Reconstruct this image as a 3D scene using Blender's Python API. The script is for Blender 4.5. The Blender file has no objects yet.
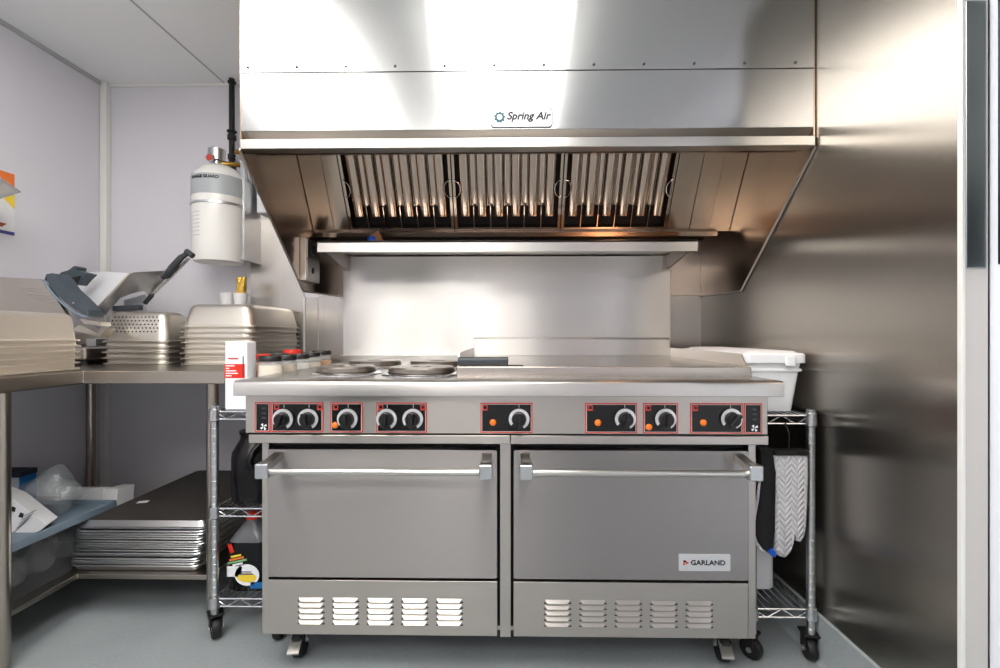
import bpy, bmesh, math, random
from mathutils import Vector, Matrix
random.seed(7)
S = bpy.context.scene; C = S.collection; PI = math.pi
V = Vector
# ------------------------------------------------------------------ camera
FPX = 470.0; YAW = math.radians(0.9); CH = 1.03
cd = bpy.data.cameras.new('camera'); cam = bpy.data.objects.new('camera', cd); C.objects.link(cam)
cam.location = (0, 0, CH); cam.rotation_euler = (PI/2, 0, YAW)
cd.sensor_width = 36; cd.lens = FPX/1000*36; cd.clip_start = .02
S.camera = cam
def at(px, py, Y):
    """world point seen at a pixel, at depth Y"""
    c, s = math.cos(YAW), math.sin(YAW); a = (px-500)/FPX
    t = Y/(c+s*a)
    return V((t*(-s+c*a), Y, CH+t*(334-py)/FPX))

# ------------------------------------------------------------------ materials
def lin(c):
    f = lambda u: u/12.92 if u <= .04045 else ((u+.055)/1.055)**2.4
    return tuple(f(x/255) for x in c)+(1,)
def base_mat(name):
    m = bpy.data.materials.new(name); m.use_nodes = True
    return m, m.node_tree.nodes, m.node_tree.links, m.node_tree.nodes['Principled BSDF']
def tex_coord(N, L, scale, kind='Object'):
    t = N.new('ShaderNodeTexCoord'); mp = N.new('ShaderNodeMapping'); mp.inputs['Scale'].default_value = scale
    L.new(t.outputs[kind], mp.inputs[0]); return mp.outputs[0]
def plain(name, rgb, rough=.5, metal=0, var=.04, scale=8, bump=0, bscale=60, coat=0, spec=.5, trans=0, alpha=1, ior=1.45):
    m, N, L, B = base_mat(name)
    co = tex_coord(N, L, (1, 1, 1))
    n = N.new('ShaderNodeTexNoise'); n.inputs['Scale'].default_value = scale; n.inputs['Detail'].default_value = 3; L.new(co, n.inputs[0])
    r = N.new('ShaderNodeMix'); r.data_type = 'RGBA'; c = lin(rgb)
    r.inputs[6].default_value = tuple(min(1, x*(1-var)) for x in c[:3])+(1,); r.inputs[7].default_value = tuple(min(1, x*(1+var)) for x in c[:3])+(1,)
    L.new(n.outputs[0], r.inputs[0]); L.new(r.outputs[2], B.inputs['Base Color'])
    B.inputs['Roughness'].default_value = rough; B.inputs['Metallic'].default_value = metal
    B.inputs['Coat Weight'].default_value = coat; B.inputs['Specular IOR Level'].default_value = spec
    B.inputs['Transmission Weight'].default_value = trans; B.inputs['Alpha'].default_value = alpha; B.inputs['IOR'].default_value = ior
    if bump:
        n2 = N.new('ShaderNodeTexNoise'); n2.inputs['Scale'].default_value = bscale; L.new(co, n2.inputs[0])
        b = N.new('ShaderNodeBump'); b.inputs['Strength'].default_value = bump; b.inputs['Distance'].default_value = .01
        L.new(n2.outputs[0], b.inputs['Height']); L.new(b.outputs[0], B.inputs['Normal'])
    return m
def steel(name, rgb=(200, 198, 194), rough=.26, aniso=.6, tan=(1, 0, 0), stretch=(1, 30, 60), wave=.0, wscale=(2, 2, 2), rot=0.0, var=.012, rvar=.015):
    """brushed stainless: grain along `tan` (reflections smear across it)"""
    m, N, L, B = base_mat(name)
    co = tex_coord(N, L, stretch)
    n = N.new('ShaderNodeTexNoise'); n.inputs['Scale'].default_value = 3; n.inputs['Detail'].default_value = 4; L.new(co, n.inputs[0])
    c = lin(rgb)
    r = N.new('ShaderNodeMix'); r.data_type = 'RGBA'
    r.inputs[6].default_value = tuple(x*(1-var) for x in c[:3])+(1,); r.inputs[7].default_value = tuple(min(1, x*(1+var)) for x in c[:3])+(1,)
    L.new(n.outputs[0], r.inputs[0]); L.new(r.outputs[2], B.inputs['Base Color'])
    mr = N.new('ShaderNodeMapRange'); mr.inputs[3].default_value = rough-rvar; mr.inputs[4].default_value = rough+rvar
    L.new(n.outputs[0], mr.inputs[0]); L.new(mr.outputs[0], B.inputs['Roughness'])
    B.inputs['Metallic'].default_value = 1
    B.inputs['Anisotropic'].default_value = aniso; B.inputs['Anisotropic Rotation'].default_value = rot
    cx = N.new('ShaderNodeCombineXYZ')
    for i in range(3): cx.inputs[i].default_value = tan[i] if tan[i] else .05   # never quite parallel to a face normal
    L.new(cx.outputs[0], B.inputs['Tangent'])
    if wave:
        co2 = tex_coord(N, L, wscale)
        n2 = N.new('ShaderNodeTexNoise'); n2.inputs['Scale'].default_value = 1; n2.inputs['Detail'].default_value = 1; L.new(co2, n2.inputs[0])
        b = N.new('ShaderNodeBump'); b.inputs['Strength'].default_value = wave; b.inputs['Distance'].default_value = .05
        L.new(n2.outputs[0], b.inputs['Height']); L.new(b.outputs[0], B.inputs['Normal'])
    return m
def emit(name, rgb, st):
    m, N, L, B = base_mat(name)
    B.inputs['Emission Color'].default_value = lin(rgb); B.inputs['Emission Strength'].default_value = st; B.inputs['Base Color'].default_value = lin(rgb)
    return m

M = {}
M['wall'] = plain('white wall panel', (218, 217, 224), .45, var=.015, scale=2)
M['ceil'] = plain('ceiling panel', (240, 243, 243), .6, var=.01, scale=2)
M['trimw'] = plain('white trim', (225, 225, 222), .4, var=.01)
M['seam'] = plain('grey joint', (178, 180, 182), .6)
M['hood'] = steel('hood face steel', (186, 186, 187), .19, .85, (0, 0, 1), (1, 20, 160), wave=.03, wscale=(1.2, 1, .5))
M['face'] = steel('range face steel', (190, 184, 178), .30, .75, (0, 0, 1), (1, 20, 160), wave=.02, wscale=(2, 1, 1))
M['top'] = steel('worktop steel', (190, 188, 186), .26, .6, (0, 1, 0), (1, 160, 20))
M['lip'] = steel('bright lip steel', (202, 199, 195), .29, .6, (0, 0, 1), (1, 20, 160))
M['door'] = steel('oven door steel', (162, 158, 156), .34, .95, (0, 0, 1), (1, 20, 160), wave=.03, wscale=(1.5, 1, 1))
M['riser'] = steel('riser steel', (212, 210, 208), .31, .95, (0, 0, 1), (1, 20, 160), wave=.04, wscale=(3, 1, .8))
M['wallsteel'] = steel('side wall steel', (174, 168, 160), .25, .86, (0, 1, 0), (20, 160, 1), wave=.04, wscale=(1, .4, 1.6))
M['backsteel'] = steel('back wall steel', (192, 187, 181), .28, .85, (1, 0, 0), (160, 20, 1), wave=.04, wscale=(.8, 1, 2))
M['inner'] = steel('hood inner steel', (178, 162, 148), .22, .5, (0, 0, 1), (5, 5, 30), wave=.05, wscale=(3, 3, 3))
M['filter'] = steel('filter steel', (178, 160, 146), .10, .3, (0, 0, 1), (20, 20, 2))
M['plenum_dark'] = plain('near-black filter backing', (26, 21, 19), .6)
M['table'] = steel('table steel', (168, 161, 152), .32, .5, (0, 0, 1), (1, 20, 60))
M['leg'] = steel('tube steel', (168, 160, 150), .3, .2, (0, 0, 1), (20, 20, 1))
M['pan'] = steel('pan steel', (212, 207, 199), .42, .2, (0, 0, 1), (6, 6, 6), var=.02)
M['panb'] = steel('warm pan steel', (238, 231, 221), .5, .2, (0, 0, 1), (6, 6, 6), var=.02)
M['alu'] = steel('aluminium tray', (206, 207, 210), .34, .1, (1, 0, 0), (6, 6, 6))
M['chrome'] = plain('chrome wire', (215, 218, 222), .16, 1, var=.02)
M['silver'] = plain('satin silver', (196, 198, 202), .4, .3, var=.01)
M['galv'] = plain('zinc plated', (200, 202, 204), .3, 1, var=.08)
M['black'] = plain('black rubber', (22, 22, 23), .55)
M['blackgloss'] = plain('black gloss panel', (14, 14, 15), .22)
M['knob'] = plain('black knob plastic', (20, 20, 21), .35)
M['ring'] = plain('silver knob ring', (226, 227, 229), .35, .6)
M['red'] = plain('red outline', (196, 62, 56), .5)
M['orange'] = plain('orange lens', (240, 120, 20), .3, coat=.5)
M['white'] = plain('white plastic', (232, 234, 238), .4, var=.015)
M['whitepaint'] = plain('white enamel', (236, 235, 233), .25, coat=.3, var=.01)
M['paper'] = plain('white paper', (226, 226, 228), .7, var=.03, scale=30)
M['greylab'] = plain('grey label', (176, 182, 186), .4)
M['darkgrey'] = plain('dark grey plastic', (52, 57, 62), .38)
M['slategrey'] = plain('slate grey plastic', (62, 73, 82), .42)
M['tubgrey'] = plain('blue grey bin plastic', (112, 128, 142), .45)
M['blue'] = plain('blue carton', (18, 98, 160), .5)
M['navy'] = plain('dark blue carton', (16, 32, 48), .6)
M['bluecap'] = plain('blue plastic', (18, 80, 190), .35)
M['redcap'] = plain('red plastic', (212, 44, 26), .35)
M['brass'] = plain('brass', (190, 150, 70), .3, 1)
M['gold'] = plain('gold foil', (205, 170, 80), .3, .9, var=.3, scale=60, bump=.6)
M['soy'] = plain('dark liquid bottle', (10, 10, 13), .22, spec=.35)
M['jugblack'] = plain('black translucent jug', (15, 13, 16), .25, spec=.35)
M['clear'] = plain('clear plastic', (235, 238, 240), .10, alpha=.16, ior=1.4)
M['binclear'] = plain('clear bin plastic', (120, 124, 126), .08, alpha=.09, ior=1.4)
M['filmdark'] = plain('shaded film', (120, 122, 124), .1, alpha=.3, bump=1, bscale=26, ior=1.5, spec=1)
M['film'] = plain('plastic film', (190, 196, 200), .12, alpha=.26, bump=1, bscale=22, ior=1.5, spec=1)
M['cream'] = plain('pale powder', (226, 214, 190), .8, var=.1, scale=60)
M['herb'] = plain('dried herbs', (168, 148, 108), .8, var=.35, scale=120)
M['amber'] = plain('amber spice', (206, 140, 44), .7, var=.25, scale=60)
M['salt'] = plain('white powder', (226, 222, 218), .8)
M['orangespice'] = plain('orange spice', (205, 118, 40), .8, var=.2, scale=60)
M['nonstick'] = plain('dark nonstick coating', (56, 52, 49), .5)
M['plate'] = steel('hotplate iron', (150, 143, 136), .32, .0, (1, 0, 0), (8, 8, 8), var=.1)
M['griddle'] = steel('griddle plate', (190, 182, 174), .22, .4, (1, 0, 0), (1, 20, 20), var=.06)
M['yellow'] = plain('yellow print', (236, 206, 60), .5)
M['green'] = plain('green print', (120, 170, 120), .5)
M['teal'] = plain('teal logo', (28, 84, 92), .5)
M['ink'] = plain('dark ink', (24, 25, 30), .5)
M['orangeprint'] = plain('orange print', (228, 120, 50), .5)
M['navyprint'] = plain('navy print', (60, 66, 130), .5)
M['redgauge'] = plain('red gauge face', (190, 70, 60), .4)
M['jamb'] = plain('warm grey door frame', (196, 193, 190), .4, var=.01)
M['doorw'] = plain('pale blue white door', (226, 231, 240), .4, var=.01)
M['glassdark'] = plain('dark glass', (22, 24, 26), .08, spec=.6)
M['smoke'] = steel('satin steel strip', (150, 158, 160), .3, .5, (1, 0, 0), (20, 20, 1), wave=.1, wscale=(3, 3, 3))
M['lamp'] = emit('ceiling light diffuser', (255, 251, 244), 6.4)
M['hood_glow'] = emit('added warm hood glow', (255, 190, 138), 30.0)

def floor_mat():
    m, N, L, B = base_mat('blue grey epoxy floor')
    co = tex_coord(N, L, (1, 1, 1))
    n = N.new('ShaderNodeTexNoise'); n.inputs['Scale'].default_value = 90; n.inputs['Detail'].default_value = 4; L.new(co, n.inputs[0])
    n2 = N.new('ShaderNodeTexNoise'); n2.inputs['Scale'].default_value = 2.5; n2.inputs['Detail'].default_value = 5; L.new(co, n2.inputs[0])
    a = N.new('ShaderNodeMix'); a.data_type = 'RGBA'; a.inputs[6].default_value = lin((142, 149, 152)); a.inputs[7].default_value = lin((162, 169, 172)); L.new(n.outputs[0], a.inputs[0])
    b = N.new('ShaderNodeMix'); b.data_type = 'RGBA'; b.blend_type = 'MULTIPLY'; b.inputs[0].default_value = 1; L.new(a.outputs[2], b.inputs[6])
    r = N.new('ShaderNodeValToRGB'); r.color_ramp.elements[0].position = .35; r.color_ramp.elements[0].color = (.86, .86, .86, 1); r.color_ramp.elements[1].position = .65; r.color_ramp.elements[1].color = (1, 1, 1, 1)
    L.new(n2.outputs[0], r.inputs[0]); L.new(r.outputs[0], b.inputs[7]); L.new(b.outputs[2], B.inputs['Base Color'])
    B.inputs['Roughness'].default_value = .42
    return m
M['floor'] = floor_mat()
def quilt_mat():
    m, N, L, B = base_mat('white quilted cloth')
    B.inputs['Base Color'].default_value = lin((206, 206, 211)); B.inputs['Roughness'].default_value = .75
    t = N.new('ShaderNodeTexCoord'); sep = N.new('ShaderNodeSeparateXYZ'); L.new(t.outputs['Object'], sep.inputs[0])
    def mth(op, a, b=None):
        n = N.new('ShaderNodeMath'); n.operation = op
        for i, v in enumerate((a, b)):
            if v is None: continue
            if isinstance(v, (int, float)): n.inputs[i].default_value = v
            else: L.new(v, n.inputs[i])
        return n.outputs[0]
    zig = mth('PINGPONG', sep.outputs[0], .019)
    ph = mth('MULTIPLY', mth('ADD', sep.outputs[2], mth('MULTIPLY', zig, 1.1)), 330)
    a = mth('ABSOLUTE', mth('SINE', mth('MULTIPLY', ph, .5)))
    b2 = mth('ABSOLUTE', mth('SINE', mth('MULTIPLY', sep.outputs[0], PI/.019)))
    h = mth('POWER', mth('MULTIPLY', a, mth('ADD', mth('MULTIPLY', b2, .6), .4)), .5)
    b = N.new('ShaderNodeBump'); b.inputs['Strength'].default_value = .8; b.inputs['Distance'].default_value = .006
    L.new(h, b.inputs['Height']); L.new(b.outputs[0], B.inputs['Normal'])
    return m
M['quilt'] = quilt_mat()

# ------------------------------------------------------------------ mesh helpers
ORG = {}
def smooth_obj(me, deg):
    for p in me.polygons: p.use_smooth = True
    if hasattr(me, 'set_sharp_from_angle'): me.set_sharp_from_angle(angle=math.radians(deg))
class MB:
    def __init__(s): s.bm = bmesh.new()
    def box(s, x0, x1, y0, y1, z0, z1, mat=None):
        vs = [s.bm.verts.new(V(p)) for p in ((x0,y0,z0),(x1,y0,z0),(x1,y1,z0),(x0,y1,z0),(x0,y0,z1),(x1,y0,z1),(x1,y1,z1),(x0,y1,z1))]
        if mat is not None:
            for v in vs: v.co = mat @ v.co
        for f in ((0,3,2,1),(4,5,6,7),(0,1,5,4),(1,2,6,5),(2,3,7,6),(3,0,4,7)): s.bm.faces.new([vs[i] for i in f])
        return s
    def hexa(s, pts):
        vs = [s.bm.verts.new(V(p)) for p in pts]
        for f in ((0,3,2,1),(4,5,6,7),(0,1,5,4),(1,2,6,5),(2,3,7,6),(3,0,4,7)): s.bm.faces.new([vs[i] for i in f])
        return s
    def prism(s, poly, axis, a0, a1):
        """poly in the two remaining axes (in xyz order), extruded along axis"""
        def mk(p, a):
            return V((a, p[0], p[1])) if axis == 0 else V((p[0], a, p[1])) if axis == 1 else V((p[0], p[1], a))
        A = [s.bm.verts.new(mk(p, a0)) for p in poly]; B = [s.bm.verts.new(mk(p, a1)) for p in poly]; n = len(poly)
        s.bm.faces.new(A); s.bm.faces.new(B[::-1])
        for i in range(n): s.bm.faces.new((A[i], B[i], B[(i+1) % n], A[(i+1) % n]))
        return s
    def tube(s, pts, r, seg=10, closed=False, cap=True):
        pts = [V(p) for p in pts]; n = len(pts); rings = []
        rr = r if isinstance(r, (list, tuple)) else [r]*n
        prev = None
        for i, p in enumerate(pts):
            if closed: d = (pts[(i+1) % n]-pts[i-1])
            else: d = (pts[min(i+1, n-1)]-pts[max(i-1, 0)])
            d.normalize()
            if prev is None:
                u = d.orthogonal().normalized()
            else:
                u = prev - d*prev.dot(d)
                if u.length < 1e-6: u = d.orthogonal()
                u.normalize()
            prev = u; w = d.cross(u)
            rings.append([s.bm.verts.new(p+(u*math.cos(2*PI*k/seg)+w*math.sin(2*PI*k/seg))*rr[i]) for k in range(seg)])
        for i in range(n if closed else n-1):
            a, b = rings[i], rings[(i+1) % n]
            for k in range(seg): s.bm.faces.new((a[k], a[(k+1) % seg], b[(k+1) % seg], b[k]))
        if cap and not closed:
            s.bm.faces.new(rings[0][::-1]); s.bm.faces.new(rings[-1])
        return s
    def cyl(s, p0, p1, r, seg=20): return s.tube([p0, p1], r, seg)
    def lathe(s, prof, c=(0, 0, 0), seg=28, axis='z', sx=1, sy=1):
        c = V(c); rings = []
        for r, h in prof:
            ring = []
            for k in range(seg):
                a = 2*PI*k/seg; x, y = r*math.cos(a)*sx, r*math.sin(a)*sy
                p = V((x, y, h)) if axis == 'z' else V((x, -h, y)) if axis == 'y' else V((h, x, y))
                ring.append(s.bm.verts.new(c+p))
            rings.append(ring)
        for a, b in zip(rings, rings[1:]):
            for k in range(seg): s.bm.faces.new((a[k], a[(k+1) % seg], b[(k+1) % seg], b[k]))
        s.bm.faces.new(rings[0]); s.bm.faces.new(rings[-1][::-1])
        return s
    def sphere(s, c, r, sub=3, sc=(1, 1, 1)):
        bmesh.ops.create_icosphere(s.bm, subdivisions=sub, radius=1, matrix=Matrix.Translation(V(c)) @ Matrix.Diagonal((r*sc[0], r*sc[1], r*sc[2], 1)))
        return s
    def build(s, name, mat, parent=None, bevel=0, smooth=0, org=None, bseg=2, mod=None):
        bmesh.ops.recalc_face_normals(s.bm, faces=s.bm.faces[:])
        o0 = V(org) if org is not None else (ORG.get(parent.name, V()) if parent else None)
        if o0 is None:
            vs = s.bm.verts; xs = [v.co.x for v in vs]; ys = [v.co.y for v in vs]; zs = [v.co.z for v in vs]
            o0 = V(((min(xs)+max(xs))/2, (min(ys)+max(ys))/2, min(zs)))
        for v in s.bm.verts: v.co -= o0
        me = bpy.data.meshes.new(name); s.bm.to_mesh(me); s.bm.free()
        o = bpy.data.objects.new(name, me); C.objects.link(o); me.materials.append(mat)
        if smooth: smooth_obj(me, smooth)
        if parent: o.parent = parent
        else: o.location = o0
        ORG[o.name] = o0.copy()
        if bevel:
            b = o.modifiers.new('bevel', 'BEVEL'); b.width = bevel; b.segments = bseg; b.limit_method = 'ANGLE'; b.angle_limit = math.radians(40)
            smooth_obj(me, 40); b.harden_normals = True
        return o
def solid(pts_front, pts_back=None, dy=.01):
    """a plate from a 3D polygon with real thickness"""
    mb = MB(); n = len(pts_front)
    if pts_back is None:
        nrm = (V(pts_front[1])-V(pts_front[0])).cross(V(pts_front[2])-V(pts_front[0])).normalized()
        if nrm.y < 0: nrm = -nrm
        pts_back = [V(p)+nrm*dy for p in pts_front]
    A = [mb.bm.verts.new(V(p)) for p in pts_front]; B = [mb.bm.verts.new(V(p)) for p in pts_back]
    mb.bm.faces.new(A); mb.bm.faces.new(B[::-1])
    for i in range(n): mb.bm.faces.new((A[i], B[i], B[(i+1) % n], A[(i+1) % n]))
    return mb
def thing(name, label, cat, loc, rz=0, group=None):
    o = bpy.data.objects.new(name, None); C.objects.link(o); o.location = loc; o.rotation_euler = (0, 0, rz); o.empty_display_size = .05
    o['label'] = label; o['category'] = cat
    if group: o['group'] = group
    ORG[o.name] = V(loc) if rz == 0 else V((0, 0, 0))
    return o
def tag(o, label, cat, group=None, kind=None):
    o['label'] = label; o['category'] = cat
    if group: o['group'] = group
    if kind: o['kind'] = kind
    return o
def struct(o, label, cat='wall'):
    o['kind'] = 'structure'; o['label'] = label; o['category'] = cat; return o
def dup(root, loc, rz, label, group):
    r = root.copy(); C.objects.link(r); r.location = loc; r.rotation_euler = (0, 0, rz); r['label'] = label
    if group: r['group'] = group
    for ch in list(root.children):
        c = ch.copy(); C.objects.link(c); c.parent = r
        for g in list(ch.children):
            d = g.copy(); C.objects.link(d); d.parent = c
    return r
def text(body, size, p, mat, parent, name='lettering', rotx=PI/2, rz=0, ext=.0006, shear=0, spacing=1.0, bold=0, sx=1.0, align='LEFT'):
    cu = bpy.data.curves.new(name, 'FONT'); cu.body = body; cu.size = size; cu.extrude = ext; cu.shear = shear; cu.space_character = spacing; cu.offset = bold; cu.align_x = align
    t = bpy.data.objects.new(name+'_source', cu); C.objects.link(t)
    bpy.context.view_layer.update()
    me = bpy.data.meshes.new_from_object(t.evaluated_get(bpy.context.evaluated_depsgraph_get())); bpy.data.objects.remove(t)
    me.transform(Matrix.Diagonal((sx, 1, 1, 1)))
    me.transform(Matrix.Translation(V(p)-ORG[parent.name]) @ Matrix.Rotation(rz, 4, 'Z') @ Matrix.Rotation(rotx, 4, 'X'))
    me.materials.clear(); me.materials.append(mat); me.name = name
    o = bpy.data.objects.new(name, me); C.objects.link(o); o.parent = parent
    ORG[o.name] = ORG[parent.name].copy()
    return o
def rrect(x0, x1, z0, z1, r, n=5):
    out = []
    for cx, cz, a0 in ((x1-r, z1-r, 0), (x0+r, z1-r, 90), (x0+r, z0+r, 180), (x1-r, z0+r, 270)):
        for k in range(n+1):
            a = math.radians(a0+90*k/n); out.append((cx+r*math.cos(a), cz+r*math.sin(a)))
    return out

# ------------------------------------------------------------------ THE ROOM
YJ = 1.040
XL, XR, YB, YF, ZC = -2.10, .9875, 2.42, -1.7, 2.33
struct(MB().box(XL-.1, 2.2, YF-.1, YB+.1, -.1, 0).build('floor', M['floor']), 'blue grey epoxy kitchen floor', 'floor')
cl = struct(MB().box(XL-.1, 2.2, YF-.1, YB+.1, ZC, ZC+.1).build('ceiling', M['ceil']), 'pale grey panelled ceiling', 'ceiling')
for k, x in enumerate((-1.465,)):
    MB().box(x-.004, x+.004, YF, YB, ZC-.002, ZC+.01).build('joint_strip', M['seam'], cl)
struct(MB().box(XL-.1, XL, YF-.1, YB+.1, 0, ZC).build('wall_left', M['wall']), 'pale lilac white wall on the left')
wb = struct(MB().box(XL-.1, XR+.12, YB, YB+.1, 0, ZC).build('wall_back', M['wall']), 'back wall, white panel at left and steel sheet behind the range')
# steel sheets on the back wall
MB().box(-1.33, -1.052, YB-.006, YB, 0, 1.70).build('steel_sheet', M['backsteel'], wb)
MB().box(-1.044, -.98, YB-.006, YB, 0, 1.22).build('steel_sheet', M['backsteel'], wb)
MB().box(-.975, XR, YB-.006, YB, 0, 1.23).build('steel_sheet', M['backsteel'], wb)
struct(MB().prism([(XR, 0), (XR-.022, 0), (XR-.012, .010), (XR-.008, .022), (XR-.007, .143), (XR, .147)], 1, YJ, YB-.006).build('baseboard_right', M['floor'], smooth=40), 'blue grey coved skirting along the steel wall', 'skirting')
struct(MB().box(-1.052, -1.044, YB-.012, YB, 0, 1.22).build('trim_1', M['trimw']), 'thin bright joint strip on the steel back wall', 'trim')
struct(MB().box(XL, XL+.035, YB-.035, YB, 0, ZC).build('trim_2', M['trimw'], bevel=.006), 'white corner strip between left and back walls', 'trim')
struct(MB().box(XL, -.88, YB-.012, YB, ZC-.014, ZC).build('trim_3', M['trimw'], bevel=.002), 'white strip along the top of the back wall', 'trim')
struct(MB().box(XL, XL+.014, YF, YB-.035, ZC-.018, ZC).build('trim_4', M['seam'], bevel=.002), 'grey strip along the top of the left wall', 'trim')
wr = struct(MB().box(XR, XR+.1, YJ, YB+.1, 0, ZC).build('wall_right', M['wallsteel']), 'brushed stainless steel wall on the right')
struct(MB().box(XR-.004, XR+.004, YJ-.008, YJ+.004, 0, ZC).build('trim_5', M['trimw'], bevel=.0015), 'bright edge strip at the end of the steel wall', 'trim')
struct(MB().box(XR, 1.042, YJ-.006, YJ, 0, ZC).build('trim_6', M['jamb'], bevel=.003), 'warm grey door frame upright beside the steel wall', 'trim')
struct(MB().box(XR+.003, 1.034, YJ-.010, YJ-.0055, 1.172, 1.750).build('trim_7', M['smoke'], bevel=.002), 'satin steel plate on the upper door frame', 'trim')
dr = struct(MB().box(1.046, 1.12, .12, YJ-.002, 0, 2.1).build('door_1', M['doorw'], bevel=.003), 'pale door at the right edge with dark upper window', 'door')
MB().box(1.0420, 1.0455, .22, YJ-.025, 1.178, 1.98).build('window_pane', M['glassdark'], dr)
MB().box(1.0455, 1.30, YF-.1, .12, 0, ZC).build('x', M['wall']).name = 'wall_side'
struct(bpy.data.objects['wall_side'], 'white wall right of the camera beyond the door')
struct(MB().box(1.0455, 1.30, .12, YJ, 2.1, ZC).build('wall_lintel', M['wall']), 'white wall above the door')
struct(MB().box(XL-.1, 1.3, YF-.1, YF, 0, ZC).build('wall_front', M['wall']), 'white wall behind the camera')

d2 = struct(MB().box(-1.75, -.90, YF, YF+.03, 0, 2.03).build('reflection_panel', M['darkgrey'], bevel=.003), 'added dark grey panel behind the camera, for reflections in the steel', 'door')  # unseen dark panel added to darken bands in the oven door reflections
# ceiling lights
def troffer(x0, x1, y0, y1, label):
    t = thing('ceiling_light', label, 'ceiling light', ((x0+x1)/2, (y0+y1)/2, ZC), 0, None)
    mb = MB()
    for b in ((x0-.02, x1+.02, y0-.02, y0), (x0-.02, x1+.02, y1, y1+.02), (x0-.02, x0, y0, y1), (x1, x1+.02, y0, y1)): mb.box(*b, ZC-.02, ZC)
    mb.build('frame', M['trimw'], t)
    MB().box(x0, x1, y0, y1, ZC-.075, ZC-.002).build('diffuser', M['lamp'], t, bevel=.01)
troffer(-.30, .25, -.15, 1.28, 'long flat ceiling light in front of the hood, above the camera')
troffer(-1.30, -.72, -.15, 1.22, 'long flat ceiling light above the left worktable aisle')
troffer(-1.75, -.15, -1.40, -.60, 'added wide flat fill light, unseen at the rear of the room')  # unseen panel added behind the camera as fill light

# ------------------------------------------------------------------ EXHAUST HOOD
HX0, HX1, HYF = -.868, .980, 1.52
hood = thing('exhaust_hood', 'large stainless steel kitchen exhaust hood above the range', 'exhaust hood', (.056, YB-.01, 1.21))
MB().box(HX0, HX1, HYF, HYF+.012, 1.692, 1.880).build('front_panel', M['hood'], hood, bevel=.0015)
MB().box(HX0, HX1, HYF+.012, HYF+.016, 1.75, 2.0).build('seam_light_block', M['hood'], hood)  # strip added to keep lamp glow from leaking through the panel seam
MB().box(HX0, HX1, HYF-.002, HYF+.012, 1.8815, ZC-.004).build('upper_panel', M['hood'], hood, bevel=.0015)
# drip channel under the face
MB().prism([(HYF+.001, 1.692), (HYF+.030, 1.672), (HYF+.030, 1.662), (HYF+.036, 1.662), (HYF+.036, 1.692)], 0, HX0, HX1).build('drip_channel', M['face'], hood)
MB().box(HX0, HX1, HYF-.010, HYF+.034, 1.630, 1.662).build('lower_lip', M['lip'], hood, bevel=.003)
MB().box(HX0+.02, HX1-.02, HYF+.034, HYF+.05, 1.631, 1.69).build('inner_gutter', M['inner'], hood)
EP = [(HYF-.006, 1.628), (1.99, 1.212), (YB-.012, 1.224), (YB-.012, ZC-.004), (HYF-.001, ZC-.004), (HYF-.001, 1.64)]
MB().prism(EP, 0, HX0-.004, HX0+.001).build('end_panel', M['inner'], hood)
MB().prism(EP, 0, HX1-.001, HX1+.004).build('end_panel', M['inner'], hood)
for x in (HX0-.002, HX1+.002):
    MB().tube([(x, HYF-.006, 1.628), (x, 1.99, 1.212), (x, YB-.014, 1.224)], .0045, 6).build('hem', M['lip'], hood)
MB().box(HX0+.001, HX1-.001, YB-.022, YB-.012, 1.226, 2.2).build('back_panel', M['face'], hood)
# inner ceiling of the plenum
MB().box(HX0+.001, HX1-.001, HYF+.012, YB-.022, 2.02, 2.03).build('inner_top', M['inner'], hood)
# sloped filter bank  (bottom at y 2.09 z 1.50 -> top y 1.84 z 1.90)
B0, B1 = V((0, 2.09, 1.484)), V((0, 1.84, 1.90)); sl = (B1-B0); SL = sl.length; sl.normalize(); nb = V((0, -sl.z, sl.y)).normalized()   # faces the cook
if nb.y > 0: nb = -nb
def sp(x, t, d=0): return V((x, 0, 0))+B0+sl*t+nb*d
def sbox(mb, x0, x1, t0, t1, d0, d1):
    return mb.hexa([sp(x0,t0,d0), sp(x1,t0,d0), sp(x1,t0,d1), sp(x0,t0,d1), sp(x0,t1,d0), sp(x1,t1,d0), sp(x1,t1,d1), sp(x0,t1,d1)])
TT = SL+.12
for x0, x1, nm in ((HX0+.003, -.772, 0), (-.770, -.704, 0), (.704, .80, 0), (.802, .885, 0), (.887, HX1-.003, 0)):
    sbox(MB(), x0, x1, 0, TT, -.010, 0.0 if x1 != .885 else .003).build('blank_panel', M['inner'], hood, bevel=.001)
sbox(MB(), HX0+.002, HX1-.06, -.014, .006, -.03, .022).build('filter_rail', M['inner'], hood)
sbox(MB(), -.704, .704, SL+.002, SL+.02, -.03, .022).build('filter_rail', M['inner'], hood)
sbox(MB(), -.704, .704, 0, TT, -.062, -.055).build('plenum_back', M['plenum_dark'], hood)  # near-black sheet that shows between the baffles
MB().prism([(2.085, 1.474), (2.135, 1.452), (2.16, 1.456), (2.16, 1.48), (2.13, 1.48)], 0, -.80, .88).build('grease_trough', M['inner'], hood)
FW = 1.404/3
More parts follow.
